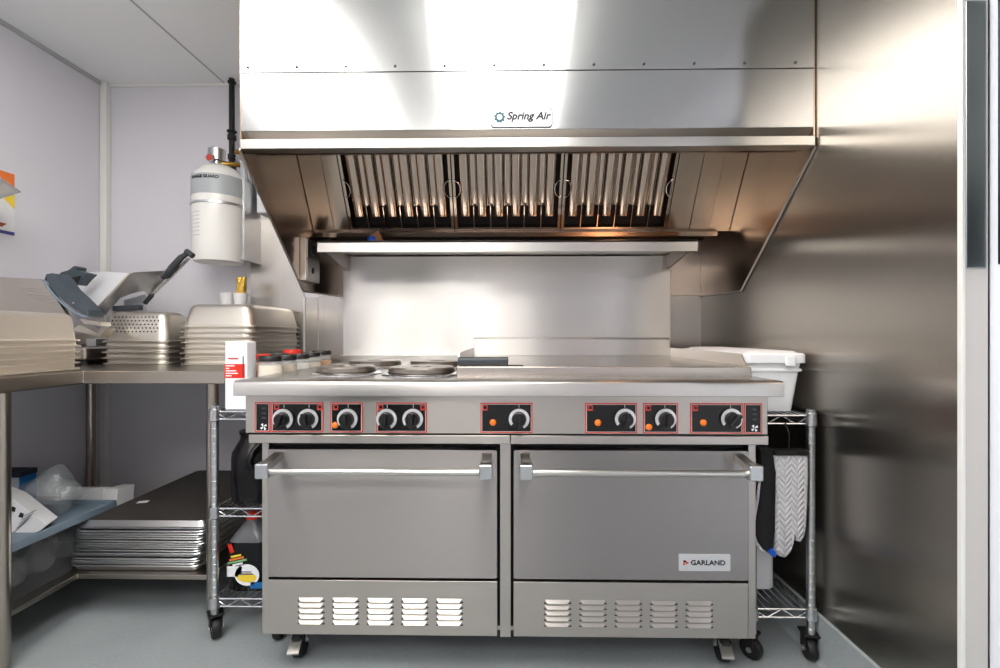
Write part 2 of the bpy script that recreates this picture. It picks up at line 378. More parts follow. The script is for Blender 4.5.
for f in range(3):
    fx = -.702+f*FW; a, b = fx+.002, fx+FW-.002
    mb = MB()
    sbox(mb, a, a+.012, .006, SL, -.05, 0); sbox(mb, b-.012, b, .006, SL, -.05, 0)
    sbox(mb, a, b, .006, .020, -.05, 0.001); sbox(mb, a, b, SL-.02, SL, -.05, 0.001)
    fr = mb.build('baffle_filter', M['filter'], hood, bevel=.001)
    npch = 6; pitch = (b-a-.024)/npch
    for k in range(npch):
        cx = a+.012+pitch*(k+.5); w = pitch*.27
        mb = MB(); prof = [(-w, -.016), (-w, -.006)]+[(-w*math.cos(PI*j/8), -.006+.008*math.sin(PI*j/8)) for j in range(1, 8)]+[(w, -.006), (w, -.016)]
        prof += [(w-.002, -.016), (w-.002, -.008), (0, .0), (-w+.002, -.008), (-w+.002, -.016)]
        A = [mb.bm.verts.new(sp(cx+p[0], .070, p[1])) for p in prof]; Bv = [mb.bm.verts.new(sp(cx+p[0], SL-.015, p[1])) for p in prof]
        n = len(prof)
        for i in range(n): mb.bm.faces.new((A[i], Bv[i], Bv[(i+1) % n], A[(i+1) % n]))
        mb.build('front_baffle', M['filter'], fr, smooth=50)
        # rear trough baffle between the front ones
        if k < npch-1:
            cx2 = cx+pitch/2
            mb = MB(); w2 = pitch*.19
            prof = [(-w2, -.024), (-w2+.002, -.034), (0, -.037), (w2-.002, -.034), (w2, -.024), (w2-.0015, -.024), (w2-.004, -.032), (0, -.035), (-w2+.004, -.032), (-w2+.0015, -.024)]
            A = [mb.bm.verts.new(sp(cx2+p[0], .110, p[1])) for p in prof]; Bv = [mb.bm.verts.new(sp(cx2+p[0], SL-.015, p[1])) for p in prof]
            for i in range(len(prof)): mb.bm.faces.new((A[i], Bv[i], Bv[(i+1) % len(prof)], A[(i+1) % len(prof)]))
            mb.build('rear_baffle', M['filter'], fr, smooth=50)
            # thin divider web at the bottom of each slot
            sbox(MB(), cx2-.0018, cx2+.0018, .018, .112, -.03, -.002).build('web', M['filter'], fr)
    for hx in (a+.006, b-.006):
        hp = []
        for j in range(13):
            th = PI*j/12; hp.append(sp(hx+(.026*math.sin(th))*(1 if hx < (a+b)/2 else -1), .19-.036*math.cos(th), .008))
        MB().tube([sp(hx, .154, 0)]+hp+[sp(hx, .226, 0)], .0022, 6).build('wire_handle', M['chrome'], fr, smooth=60)
# badge
MB().prism(rrect(-.0515, .1425, 1.699, 1.757, .010), 1, HYF-.004, HYF-.0002).build('badge', M['white'], hood)
bd = [o for o in hood.children if o.name.startswith('badge')][0]
MB().prism(rrect(-.0550, .1460, 1.6955, 1.7605, .013), 1, HYF-.0025, HYF-.0001).build('badge_border', M['darkgrey'], bd)
gear = []
for k in range(36):
    r = .0185 if (k % 4) in (0, 1) else .0145; a = 2*PI*k/36; gear.append((-.025+r*math.cos(a), 1.729+r*math.sin(a)))
MB().prism(gear, 1, HYF-.006, HYF-.004).build('logo', M['teal'], bd)
MB().lathe([(.0085, 0), (.0085, .001)], (-.025, HYF-.006, 1.729), 20, 'y').build('logo_centre', M['white'], bd)
text('Spring Air', .034, (-.002, HYF-.0045, 1.722), M['ink'], bd, shear=.25, bold=.0011)
text('kitchen ventilation', .0095, (.040, HYF-.0045, 1.7065), M['teal'], bd, bold=0) if False else None
MB().box(.03, .13, HYF-.0046, HYF-.004, 1.7075, 1.7095).build('small_print', M['greylab'], bd)
for k in range(12):
    x = -.845+k*.1605
    MB().lathe([(.0045, 0), (.0045, .0015), (.002, .003)], (x, HYF-.002, 1.898), 10, 'y').build('screw', M['darkgrey'], hood)
# switch box inside the left end panel
ob = MB().box(HX0+.001, HX0+.028, 1.95, 2.09, 1.255, 1.435).build('outlet_box', M['face'], hood, bevel=.003)
MB().box(HX0+.028, HX0+.031, 1.957, 2.083, 1.35, 1.427).build('cover_plate', M['face'], ob, bevel=.001)
MB().box(HX0+.028, HX0+.031, 1.957, 2.083, 1.263, 1.343).build('cover_plate', M['face'], ob, bevel=.001)
MB().box(HX0+.031, HX0+.035, 1.985, 2.035, 1.37, 1.41).build('switch', M['black'], ob, bevel=.001)
MB().lathe([(.014, 0), (.014, .001)], (HX0+.031, 2.01, 1.302), 16, 'x').build('socket', M['black'], ob)
# lamp added unseen inside the hood for a warm glow
def added_hood_lamp(x, label):
    t = thing('added_hood_lamp', label, 'lamp', (x, 1.66, 2.02))
    MB().lathe([(.055, 0), (.055, -.03), (.05, -.035)], (x, 1.66, 2.02), 20).build('base', M['galv'], t, smooth=40)
    MB().lathe([(.045, -.035), (.048, -.07), (.042, -.11), (.025, -.135), (.004, -.142)], (x, 1.66, 2.02), 20).build('globe', M['hood_glow'], t, smooth=60)
added_hood_lamp(.58, 'added unseen warm lamp under the right half of the hood top')

# ------------------------------------------------------------------ RANGE
rng = thing('electric_range', 'wide stainless steel range with two ovens, hotplates and griddle', 'range', (0, 1.8, 0))
RY = 2.235
# worktop: bullnose front
MB().prism([(1.34, .852), (1.34, .885), (1.3425, .892), (1.350, .896), (1.392, .897), (1.392, .852)], 0, -.789, .783).build('front_rail', M['lip'], rng, bevel=.002)
MB().box(-.789, -.162, 1.393, RY, .860, .896).build('hob_top', M['top'], rng, bevel=.002)
MB().box(-.162, .783, 1.393, 1.47, .860, .896).build('grease_gutter', M['top'], rng, bevel=.002)
MB().box(.761, .783, 1.471, RY, .860, .896).build('side_rail', M['top'], rng, bevel=.002)
MB().box(-.160, .759, 1.472, RY-.03, .870, .928).build('griddle_plate', M['griddle'], rng, bevel=.003)
MB().prism([(1.50, .918), (1.545, .966), (RY-.03, .966), (RY-.03, .918)], 0, .7595, .7635).build('griddle_splash', M['face'], rng)
MB().prism([(1.55, .918), (1.58, .966), (RY-.03, .966), (RY-.03, .918)], 0, -.1645, -.1605).build('griddle_splash', M['face'], rng)
MB().prism([(RY-.03, .928), (RY-.03, 1.005), (RY-.010, 1.014), (RY-.002, 1.014), (RY-.002, .928)], 0, -.160, .7595).build('griddle_backsplash', M['riser'], rng, bevel=.001)
MB().box(-.789, -.161, RY-.03, RY-.001, .896, .93).build('riser_foot', M['lip'], rng, bevel=.002)
# riser with high shelf
MB().box(-.786, .772, RY, RY+.03, .90, 1.40).build('riser', M['riser'], rng, bevel=.002)
mb = MB()
mb.box(-.786, .778, 1.93, RY+.06, 1.405, 1.4155); mb.box(-.786, .778, 1.93, 1.936, 1.368, 1.4155); mb.box(-.786, .778, 1.936, 1.96, 1.368, 1.372)
shf = mb.build('high_shelf', M['lip'], rng, bevel=.0015)
for x in (-.765, .752):
    MB().prism([(1.955, 1.404), (RY, 1.404), (RY, 1.335), (RY-.03, 1.335), (1.955, 1.375)], 0, x-.004, x+.004).build('bracket', M['face'], shf)
    MB().box(x-.018, x+.018, RY-.006, RY, 1.33, 1.40).build('bracket_plate', M['face'], shf)
# hotplates
def hotplate(cx, cy, r):
    z = .896
    hp = MB().lathe([(r+.022, 0), (r+.022, .003), (r+.012, .008), (r+.004, .008), (r+.004, .0)], (cx, cy, z), 40).build('trim_ring', M['chrome'], rng, smooth=40)
    MB().lathe([(r-.012, .004), (r, .010), (r, .022), (r-.004, .026), (r*.30, .026), (r*.28, .0235), (.002, .0235)], (cx, cy, z), 48).build('hotplate', M['plate'], hp, smooth=35)
hotplate(-.545, 1.585, .095); hotplate(-.545, 1.93, .105); hotplate(-.285, 1.56, .108); hotplate(-.285, 1.92, .11)
# control panel
PY = 1.375
MB().box(-.773, .755, PY, 1.47, .738, .852).build('control_panel', M['face'], rng, bevel=.002)
MB().box(-.768, .754, PY+.012, 1.47, .733, .739).build('shadow_gap', M['black'], rng)
mb = MB().box(-.764, .008, PY, 1.47, .708, .733).box(.0095, .758, PY, 1.47, .708, .733); mb.build('ledge_rail', M['face'], rng, bevel=.002)
def px2x(px): return at(px, 418, PY).x
def panel(a, b, lights=(), knobs=(), icon=False, marks=()):
    x0, x1 = px2x(a), px2x(b); z0, z1 = .741, .829
    p = MB().box(x0, x1, PY-.0015, PY, z0, z1).build('knob_panel', M['red'], rng)
    MB().box(x0+.0035, x1-.0035, PY-.0020, PY-.0014, z0+.0035, z1-.0035).build('outline', M['jamb'], p)
    MB().box(x0+.005, x1-.005, PY-.0025, PY-.0019, z0+.005, z1-.005).build('panel_face', M['blackgloss'], p)
    for m in marks:
        mx = px2x(m); mz = .814
        MB().box(mx-.0075, mx+.0075, PY-.003, PY-.0024, mz-.0075, mz+.0085).build('mark', M['red'], p)
        MB().box(mx-.0035, mx+.0045, PY-.0035, PY-.0029, mz-.0025, mz+.0055).build('mark_centre', M['blackgloss'], p)
    for lx, ly in lights:
        q = at(lx, ly, PY)
        MB().lathe([(.0098, 0), (.0098, .003), (.007, .006), (.002, .007)], (q.x, PY-.002, q.z), 20, 'y').build('indicator_light', M['orange'], p, smooth=50)
    if icon:
        cx = (x0+x1)/2+.004; cz = .757
        mb = MB()
        for k in range(4):
            a_ = k*PI/2+.5; mb.prism([(cx+.002*math.cos(a_+1.5), cz+.002*math.sin(a_+1.5)), (cx+.010*math.cos(a_-.35), cz+.010*math.sin(a_-.35)), (cx+.011*math.cos(a_+.35), cz+.011*math.sin(a_+.35))], 1, PY-.0032, PY-.0026)
        mb.build('fan_mark', M['white'], p)
        mb = MB()
        for k in range(3): mb.box(cx-.006, cx+.006, PY-.003, PY-.0024, .780+k*.014, .786+k*.014)
        mb.build('rocker_mark', M['darkgrey'], p)
    for kx, rot in knobs:
        q = at(kx, 418.5, PY); cx, cz = q.x, q.z
        # ring skirt open at lower left like the printed scale
        mb = MB(); n = 40; pr = []
        a0, a1 = math.radians(-62), math.radians(218)
        for j in range(n+1):
            a_ = a0+(a1-a0)*j/n; pr.append((cx+.0300*math.cos(a_), cz+.0300*math.sin(a_)))
        for j in range(n, -1, -1):
            a_ = a0+(a1-a0)*j/n; pr.append((cx+.0215*math.cos(a_), cz+.0215*math.sin(a_)))
        sk = MB().lathe([(.0305, 0), (.0305, .006), (.0290, .008), (.001, .008)], (cx, PY-.002, cz), 36, 'y').build('knob_skirt', M['knob'], p, smooth=40)
        mb.prism(pr, 1, PY-.0125, PY-.0095).build('dial_ring', M['ring'], sk)
        kb = MB().lathe([(.0205, .008), (.0195, .026), (.017, .030), (.001, .030)], (cx, PY-.002, cz), 28, 'y').build('knob', M['knob'], sk, smooth=35)
        Rm = Matrix.Translation(V((cx, PY-.036, cz))) @ Matrix.Rotation(rot, 4, 'Y')
        MB().box(-.0058, .0058, -.008, .006, -.021, .021, Rm).build('grip', M['knob'], kb, bevel=.002)
        MB().box(-.0008, .0008, -.0006, .0006, -.004, .006, Matrix.Translation(V((cx, PY-.003, cz+.0355)))).build('pointer_mark', M['jamb'], p)
panel(255, 270.6, icon=True)
panel(271.6, 323.5, knobs=((284.5, .35), (309.5, -.2)), marks=(277, 320))
panel(330.5, 363, lights=((335.5, 425),), knobs=((348.5, 0),), marks=(336,))
panel(376.5, 427, knobs=((387.5, .1), (413.5, 0)), marks=(381, 423))
panel(480.5, 532.5, lights=((493, 422.3),), knobs=((519, 0),), marks=(485,))
panel(585, 637, lights=((597.8, 422.5),), knobs=((624.5, .2),), marks=(590,))
panel(643, 678, lights=((648.5, 427),), knobs=((664.5, .1),), marks=(648,))
panel(690, 742.5, lights=((703, 422.5),), knobs=((730, .7),), marks=(695,))
panel(743.5, 762, icon=True)
# carcass
BY = 1.42
mb = MB(); mb.box(-.747, -.727, BY, 2.23, .117, .708); mb.build('side_panel', M['face'], rng, bevel=.001)
mb = MB(); mb.box(.722, .744, BY, 2.23, .117, .708); mb.build('side_panel', M['face'], rng, bevel=.001)
mb = MB(); mb.box(-.022, .010, BY-.004, 1.50, .117, .708); mb.build('centre_stile', M['face'], rng, bevel=.001)
MB().box(-.726, .721, BY+.03, 2.22, .13, .70).build('oven_body', M['black'], rng)
MB().box(-.727, .722, BY+.03, 2.23, .117, .1295).build('bottom_panel', M['face'], rng)
def oven(x0, x1, badge):
    d = MB().prism(rrect(x0, x1, .298, .683, .006, 3), 1, BY-.016, BY+.026).build('oven_door', M['door'], rng, bevel=.002)
    for cx in (x0+.034, x1-.030):
        MB().hexa([(cx-.014, BY-.10, .640), (cx+.014, BY-.10, .640), (cx+.014, BY-.016, .655), (cx-.014, BY-.016, .655), (cx-.014, BY-.10, .662), (cx+.014, BY-.10, .662), (cx+.014, BY-.016, .676), (cx-.014, BY-.016, .676)]).build('handle_bracket', M['face'], d, bevel=.002)
        MB().box(cx-.019, cx+.019, 1.300, 1.336, .624, .667).build('handle_end', M['galv'], d, bevel=.005, bseg=3)
    MB().cyl((x0+.04, 1.318, .641), (x1-.04, 1.318, .641), .0095, 20).build('handle_bar', M['lip'], d, smooth=40)
    if badge:
        b = MB().prism(rrect(.508, .660, .328, .378, .003), 1, BY-.020, BY-.016).build('badge', M['silver'], d, bevel=.001)
        b['label'] = 'silver nameplate'
        MB().prism([(.521, .361), (.521, .345), (.537, .353)], 1, BY-.0215, BY-.020).build('logo', M['redcap'], b)
        MB().prism([(.5235, .3555), (.5235, .3485), (.5305, .352)], 1, BY-.0225, BY-.0215).build('logo_centre', M['galv'], b)
        MB().prism([(.521, .361), (.527, .3605), (.529, .3575), (.521, .3555)], 1, BY-.0228, BY-.0216).build('logo_top', M['ink'], b)
        text('GARLAND', .0205, (.5425, BY-.0205, .3465), M['ink'], b, sx=1.06, bold=.0004)
    # louvred kick panel
    k = MB().box(x0, x1, BY-.012, BY+.02, .124, .288).build('kick_panel', M['face'], rng, bevel=.0015)
    W = x1-x0
    for g in range(5):
        gx = x0+W*(.133+ .151*g)+.0
        for r in range(5):
            z = .160+r*.0155*1.1
            mb = MB(); L_ = .076
            A = [(gx, BY-.0125, z+.0075), (gx+L_, BY-.0125, z+.0075), (gx+L_, BY-.0125, z-.001), (gx, BY-.0125, z-.001), (gx+.008, BY-.0195, z-.001), (gx+L_-.008, BY-.0195, z-.001)]
            v = [mb.bm.verts.new(V(p)) for p in A]
            for f in ((0, 1, 5, 4), (0, 4, 3), (1, 2, 5), (4, 5, 2, 3)): mb.bm.faces.new([v[i] for i in f])
            mb.build('louvre', M['face'], k)
            MB().box(gx-.002, gx+L_+.004, BY-.0126, BY-.0119, z-.0050, z-.0012).build('slot', M['black'], k)
oven(-.722, -.0305, False); oven(.0185, .7155, True)
# casters
def caster_parts(parent, cx, cy, h, r, w, rz, brake=True, cart=False):
    R = Matrix.Translation(V((cx, cy, 0))) @ Matrix.Rotation(rz, 4, 'Z')
    c = MB()
    c.box(-w*.9, w*.9, -.02, .03, h-.008, h, R)
    c.box(-w/2-.006, -w/2-.002, -.012, .020, r, h-.006, R); c.box(w/2+.002, w/2+.006, -.012, .020, r, h-.006, R)
    c = c.build('caster', M['black'] if cart else M['galv'], parent, bevel=.001)
    def P(p): return R @ V(p)
    mb = MB(); n = 28; prof = [(r*.45, -w/2), (r*.9, -w/2), (r, -w*.3), (r, w*.3), (r*.9, w/2), (r*.45, w/2)]
    rings = [[mb.bm.verts.new(P((h_, rr*math.cos(2*PI*k/n), r+rr*math.sin(2*PI*k/n)))) for k in range(n)] for rr, h_ in prof]
    for a, b in zip(rings, rings[1:]):
        for k in range(n): mb.bm.faces.new((a[k], a[(k+1) % n], b[(k+1) % n], b[k]))
    mb.bm.faces.new(rings[0]); mb.bm.faces.new(rings[-1])
    mb.build('wheel', M['black'], c, smooth=35)
    mb = MB(); mb.cyl(P((-w/2-.009, 0, r)), P((w/2+.009, 0, r)), .008, 12); mb.build('axle', M['galv'], c, smooth=40)
    if brake:
        MB().hexa([P(p) for p in ((-.020, -r-.022, r*.95), (.016, -r-.022, r*.95), (.016, -r+.02, r*1.5), (-.020, -r+.02, r*1.5), (-.020, -r-.022, r*.95+.006), (.016, -r-.022, r*.95+.006), (.016, -r+.02, r*1.5+.006), (-.020, -r+.02, r*1.5+.006))]).build('brake_pedal', M['lip'], c, bevel=.001)
caster_parts(rng, -.665, 1.50, .117, .048, .034, .12)
caster_parts(rng, .680, 1.50, .117, .048, .034, -.15)
caster_parts(rng, -.665, 2.15, .117, .048, .034, .3, False)
caster_parts(rng, .680, 2.15, .117, .048, .034, -.3, False)

# griddle scraper
gs = thing('griddle_scraper', 'black handled scraper lying across the front left of the griddle', 'scraper', (-.08, 1.50, .9285))
MB().prism(rrect(1.487, 1.517, .9285, .9565, .010), 0, -.158, .003).build('grip', M['darkgrey'], gs, bevel=.003)
MB().box(.0, .05, 1.49, 1.514, .9290, .9315).build('blade', M['galv'], gs)
gs.children[0].data.materials[0] = M['knob']
# little blue-capped brush resting on the shelf (seen above its lip)
bb = thing('pastry_brush', 'small brush with blue cap lying on the high shelf, left end', 'brush', (-.56, 2.0, 1.416))
MB().lathe([(.010, 0), (.022, .004), (.023, .022), (.018, .030), (.004, .033)], (-.575, 2.0, 1.416), 20).build('cap', M['bluecap'], bb, smooth=45)
mb = MB().hexa([(-.575, 1.985, 1.420), (-.53, 1.985, 1.430), (-.53, 2.015, 1.430), (-.575, 2.015, 1.420), (-.59, 1.985, 1.445), (-.548, 1.985, 1.470), (-.548, 2.015, 1.470), (-.59, 2.015, 1.445)])
mb.build('bristles', plain('brown bristle', (128, 92, 60), .8, var=.3, scale=80), bb)

# ------------------------------------------------------------------ LEFT WORKTABLE
TZ = .900
tb = thing('worktable', 'L-shaped stainless steel worktable in the left corner', 'worktable', (-1.6, 2.0, 0))
TX, TYF, TXR = -1.497, 1.635, -.992
lt = [(-2.09, .95), (TX, .95), (TX, TYF), (TXR, TYF), (TXR, YB-.01), (-2.09, YB-.01)]
MB().prism(lt, 2, TZ-.046, TZ).build('worktop', M['table'], tb, bevel=.004)
ls = [(-2.07, 1.0), (-1.540, 1.0), (-1.540, 1.660), (-1.055, 1.660), (-1.055, YB-.03), (-2.07, YB-.03)]
MB().prism(ls, 2, .152, .170).build('undershelf', M['table'], tb, bevel=.003)
MB().box(-2.095, -2.07, .95, YB-.01, TZ, TZ+.10).build('upstand', M['table'], tb, bevel=.002)
for x, y in ((-1.052, 1.662), (-1.535, 1.405), (-2.05, 1.405), (-1.052, YB-.06), (-2.066, 2.30)):
    MB().tube([(x, y, 0), (x, y, .02), (x, y, .021), (x, y, TZ-.046)], [.010, .014, .0195, .0195], 18).build('leg', M['leg'], tb, smooth=40)

# ---- pans
def pan(name, L_, W_, D, mat, rim=.012, th=.0018, taper=.018, r=.045, holes=False, parent=None):
    """an upside-down food pan at origin: rim at z 0..; closed face on top"""
    mb = MB(); n = 6
    def ring(dx, dy, z, rr): return [mb.bm.verts.new(V((p[0], p[1], z))) for p in rrect(-W_/2+dx, W_/2-dx, -L_/2+dy, L_/2-dy, rr, n)]
    lv = [(0, -.004, r), (0, .0015, r), (rim, .0035, r*.8), (rim+.001, .010, r*.8), (rim+taper*.8, D-.018, r*.8), (rim+taper+.004, D-.006, r*.75), (rim+taper+.016, D, r*.6)]
    R = [ring(a, a, z, rr) for a, z, rr in lv]
    for a, b in zip(R, R[1:]):
        for k in range(len(a)): mb.bm.faces.new((a[k], a[(k+1) % len(a)], b[(k+1) % len(a)], b[k]))
    mb.bm.faces.new(R[-1])
    # inner skin
    lv2 = [(.003, -.004, r), (rim+.003, .0008, r*.8), (rim+taper*.8+.003, D-.02, r*.8), (rim+taper+.018, D-.003, r*.6)]
    R2 = [ring(a, a, z, rr) for a, z, rr in lv2]
    for a, b in zip(R2, R2[1:]):
        for k in range(len(a)): mb.bm.faces.new((a[(k+1) % len(a)], a[k], b[k], b[(k+1) % len(a)]))
    mb.bm.faces.new(R2[-1][::-1])
    a, b = R[0], R2[0]
    for k in range(len(a)): mb.bm.faces.new((a[(k+1) % len(a)], a[k], b[k], b[(k+1) % len(a)]))
    return mb.build(name, mat, parent, org=(0, 0, 0), smooth=50)
ORD = ['topmost', 'second from the top', 'third from the top', 'fourth from the top', 'fifth from the top', 'sixth from the top', 'seventh from the top', 'eighth from the top', 'ninth from the top', 'tenth from the top', 'eleventh from the top', 'twelfth from the top', 'thirteenth from the top', 'fourteenth from the top', 'fifteenth from the top', 'sixteenth from the top', 'seventeenth from the top', 'eighteenth from the top']
def stack(proto, n, x, y, z0, dz, what, group, jit=.003, cat='food pan'):
    for k in range(n):
        o = proto if k == 0 else proto.copy()
        if k: C.objects.link(o)
        j = n-1-k
        lab = '%s of the %s' % (ORD[j] if j < n-1 else 'bottom one', what)
        tag(o, lab, cat, group)
        o.location = (x+random.uniform(-jit, jit), y+random.uniform(-jit, jit), z0+.006+k*dz)
        o.rotation_euler = (0, 0, random.uniform(-.006, .006))
pl = pan('food_pan', .53, .325, .095, M['panb'], taper=.008)
stack(pl, 6, -1.7175, 1.452, TZ, .0205, 'upside-down steel pans piled at the left edge', 'upside-down steel pans at the left edge')
pb = pan('food_pan', .475, .325, .094, M['pan'])
stack(pb, 8, -1.218, 2.172, TZ, .0223, 'upside-down steel pans on the right end of the worktable', 'upside-down steel pans on the right end of the worktable')
pp = pan('perforated_pan', .20, .30, .125, M['pan'])
def holes_for(o, D, yf, wtop):
    mb = MB()
    for r in range(5):
        z = .04+r*.0155; yy = yf+(.012+.018*.8*(z-.010)/(D-.028))
        m = 13 if r % 2 else 12
        for k in range(m):
            x = -.098+k*.0164+(0 if r % 2 else .0082)
            mb.lathe([(.0034, 0), (.0034, .0006)], (x, yy-.0008, z), 8, 'y')
    return mb.build('perforations', M['black'], None, org=(0, 0, 0))
# the topmost perforated pan shows its holes; those below show rims only
plain_pp = pp
for k in range(5):
    o = pp if k == 0 else pp.copy()
    if k: C.objects.link(o)
    j = 4-k
    tag(o, ('topmost of the small perforated pans, its holes showing' if j == 0 else '%s of the small perforated pans in the middle pile' % (ORD[j] if j < 4 else 'bottom one')), 'perforated pan', 'small perforated pans in the middle pile')
    o.location = (-1.585+random.uniform(-.003, .003), 2.054+random.uniform(-.002, .002), TZ+.006+k*.0235)
    last = o
h = holes_for(last, .125, -.100, 0); h.parent = last; h.location = (0, 0, 0)
pp2 = last.copy(); C.objects.link(pp2)
h2 = h.copy(); C.objects.link(h2); h2.parent = pp2
pp2.location = (-1.545, 2.268, TZ+.085); tag(pp2, 'perforated pan half hidden between the two right-hand pan piles', 'perforated pan')
# two pans under it carry it
for k in range(3):
    o = pp.copy(); C.objects.link(o); o.location = (-1.545, 2.268, TZ+.006+k*.023); tag(o, '%s pan carrying the half-hidden perforated pan' % ['bottom', 'middle', 'upper'][k], 'food pan', 'pans carrying the half-hidden perforated pan')

# ---- meat slicer
sx = thing('meat_slicer', 'steel meat slicer with dark grey guard behind the pan piles', 'slicer', (-1.80, 2.16, TZ))
Y0 = 2.05
# base
MB().box(-2.04, -1.76, 1.93, 2.37, TZ+.02, TZ+.075).build('base', M['face'], sx, bevel=.012, bseg=3)
for x, y in ((-2.02, 1.95), (-1.78, 1.95), (-2.02, 2.35), (-1.78, 2.35)):
    MB().lathe([(.014, 0), (.012, .02)], (x, y, TZ), 12).build('foot', M['black'], sx)
MB().box(-2.0, -1.82, 2.1, 2.34, TZ+.075, TZ+.14).build('motor_housing', M['face'], sx, bevel=.01)
# ribbed gauge plate
gp = [at(-22, 276, 1.87), at(40, 279, 1.87), at(50, 290, 1.87), at(67, 316, 1.87), at(66, 326, 1.87), at(-22, 326, 1.87)]
g = solid(gp, [p+V((0, .02, .0)) for p in gp]).build('gauge_plate', M['face'], sx, bevel=.001)
for k in range(8):
    z = .003; y_ = 1.87
    p0 = at(20+k*4, 288+k*3.3, y_); p1 = at(52+k*2.1, 291+k*3.2, y_)
    MB().tube([p0-V((0, .001, 0)), p1-V((0, .001, 0))], .0014, 6).build('rib', M['lip'], g)
# guard: curved thick band
path = [(46, 278), (49, 285), (55, 293), (63, 301), (73, 308.5), (84, 314)]
outer = [(52, 273), (58, 279), (64, 288), (73, 296), (81, 304), (88, 310)]
mb = MB(); a = [at(px, py, 1.86) for px, py in path]; b = [at(px, py, 1.86) for px, py in outer]
poly = [at(43.5, 281, 1.86)]+a+[at(88, 317, 1.86)]+b[::-1]+[at(46, 274, 1.86)]
solid(poly, [p+V((0, .075, .0)) for p in poly]).build('blade_guard', M['slategrey'], sx, bevel=.006, bseg=3)
cv = [at(44, 280, 1.855), at(47.5, 287, 1.855), at(54, 295, 1.855), at(62, 303, 1.855), at(72, 311, 1.855), at(83, 316.5, 1.855), at(88, 317, 1.855)]
MB().tube(cv, .0045, 8).build('guard_rim', M['tubgrey'], sx, smooth=60)
MB().lathe([(.004, 0), (.004, .004)], (at(74, 303, 1.858)), 12, 'y').build('bolt', M['lip'], sx)
pt = [at(56, 277, 1.99), at(61, 272, 1.99), at(68, 270, 1.99), at(74, 265.5, 1.99), at(77, 267, 1.99), at(76, 270, 1.99), at(88, 273.5, 1.99), at(82, 279, 1.99), at(77, 285, 1.99), at(64, 283, 1.99)]
solid(pt, [p+V((0, .05, 0)) for p in pt]).build('pusher', M['slategrey'], sx, bevel=.003)
pt = [at(62, 279, 1.985), at(80, 276, 1.985), at(76, 286, 1.985), at(64, 285, 1.985)]
solid(pt, [p+V((0, .004, 0)) for p in pt]).build('pusher_recess', M['black'], sx)
# blade disc behind the guard
# carriage: pale tray face and steel side, meeting at a folded edge
R0, R1 = at(89, 317, 1.97), at(130, 273, 1.97)
tray = [R0, R1, at(108, 271.5, 2.2), at(88, 272, 2.24), at(70, 291, 2.24)]
solid(tray, [p+V((-.004, .012, -.008)) for p in tray]).build('carriage_tray', M['white'], sx, bevel=.0015)
side = [at(91.5, 317.5, 1.97), at(131, 273.3, 1.97), at(163, 271.5, 2.14), at(167, 276, 2.14), at(149, 296.5, 2.12), at(144, 291, 2.10), at(131, 294, 2.05), at(118, 299, 2.01), at(103, 316, 1.985)]
solid(side, [p+V((0.004, .010, .006)) for p in side]).build('carriage_side', M['alu'], sx, bevel=.001)
MB().tube([R0, R1], .004, 8).build('carriage_fold', M['pan'], sx, smooth=60)
wg = [at(124, 300, 2.11), at(146, 294, 2.13), at(148, 311, 2.13), at(124, 312, 2.11)]
solid(wg, dy=.01).build('end_plate', M['alu'], sx)
MB().tube([at(145, 302, 2.10), at(160, 287, 2.08), at(172, 276, 2.06), at(189, 258, 2.03)], .0065, 10).build('handle_rod', M['chrome'], sx, smooth=60)
MB().tube([at(163, 277, 2.05), at(168, 274.5, 2.04), at(173, 267, 2.03), at(181, 257.5, 2.02), at(189, 252.5, 2.015)], [.012, .017, .016, .013, .009], 12).build('handle_grip', M['darkgrey'], sx, smooth=60)
MB().tube([at(186, 251, 2.01), at(193, 256, 2.01)], .012, 12).build('handle_knob', M['darkgrey'], sx, smooth=60)
MB().tube([at(145, 303, 2.09), at(152, 295, 2.08)], .010, 10).build('handle_socket', M['darkgrey'], sx, smooth=60)
ft = [at(112, 306, 2.02), at(138, 304.5, 2.02), at(138, 309.5, 2.02), at(112, 311, 2.02)]
solid(ft, [p+V((0, .03, 0)) for p in ft]).build('rail_block', M['darkgrey'], sx, bevel=.003)
for q in (((80, 319), (100, 322), (101, 326), (84, 324)), ((72, 330), (79, 325), (98, 333), (97, 336)), ((96, 334), (104, 327), (106, 329), (99, 337))):
    pts = [at(px, py, 1.88) for px, py in q]; solid(pts, [p+V((0, .05, 0)) for p in pts]).build('link_bar', M['pan'], sx)
MB().box(-1.82, -1.775, 2.0, 2.3, TZ+.076, TZ+.11).build('slide_rail', M['galv'], sx, bevel=.003)
MB().cyl((-1.80, 2.15, TZ+.07), (-1.80, 2.15, TZ+.26), .02, 16).build('slide_post', M['galv'], sx)

# white board leaning behind
bo = MB().box(-1.56, -1.39, 2.385, 2.40, TZ, TZ+.235)
tag(bo.build('cutting_board', M['white'], bevel=.004), 'white cutting board standing against the wall behind the perforated pans', 'cutting board')

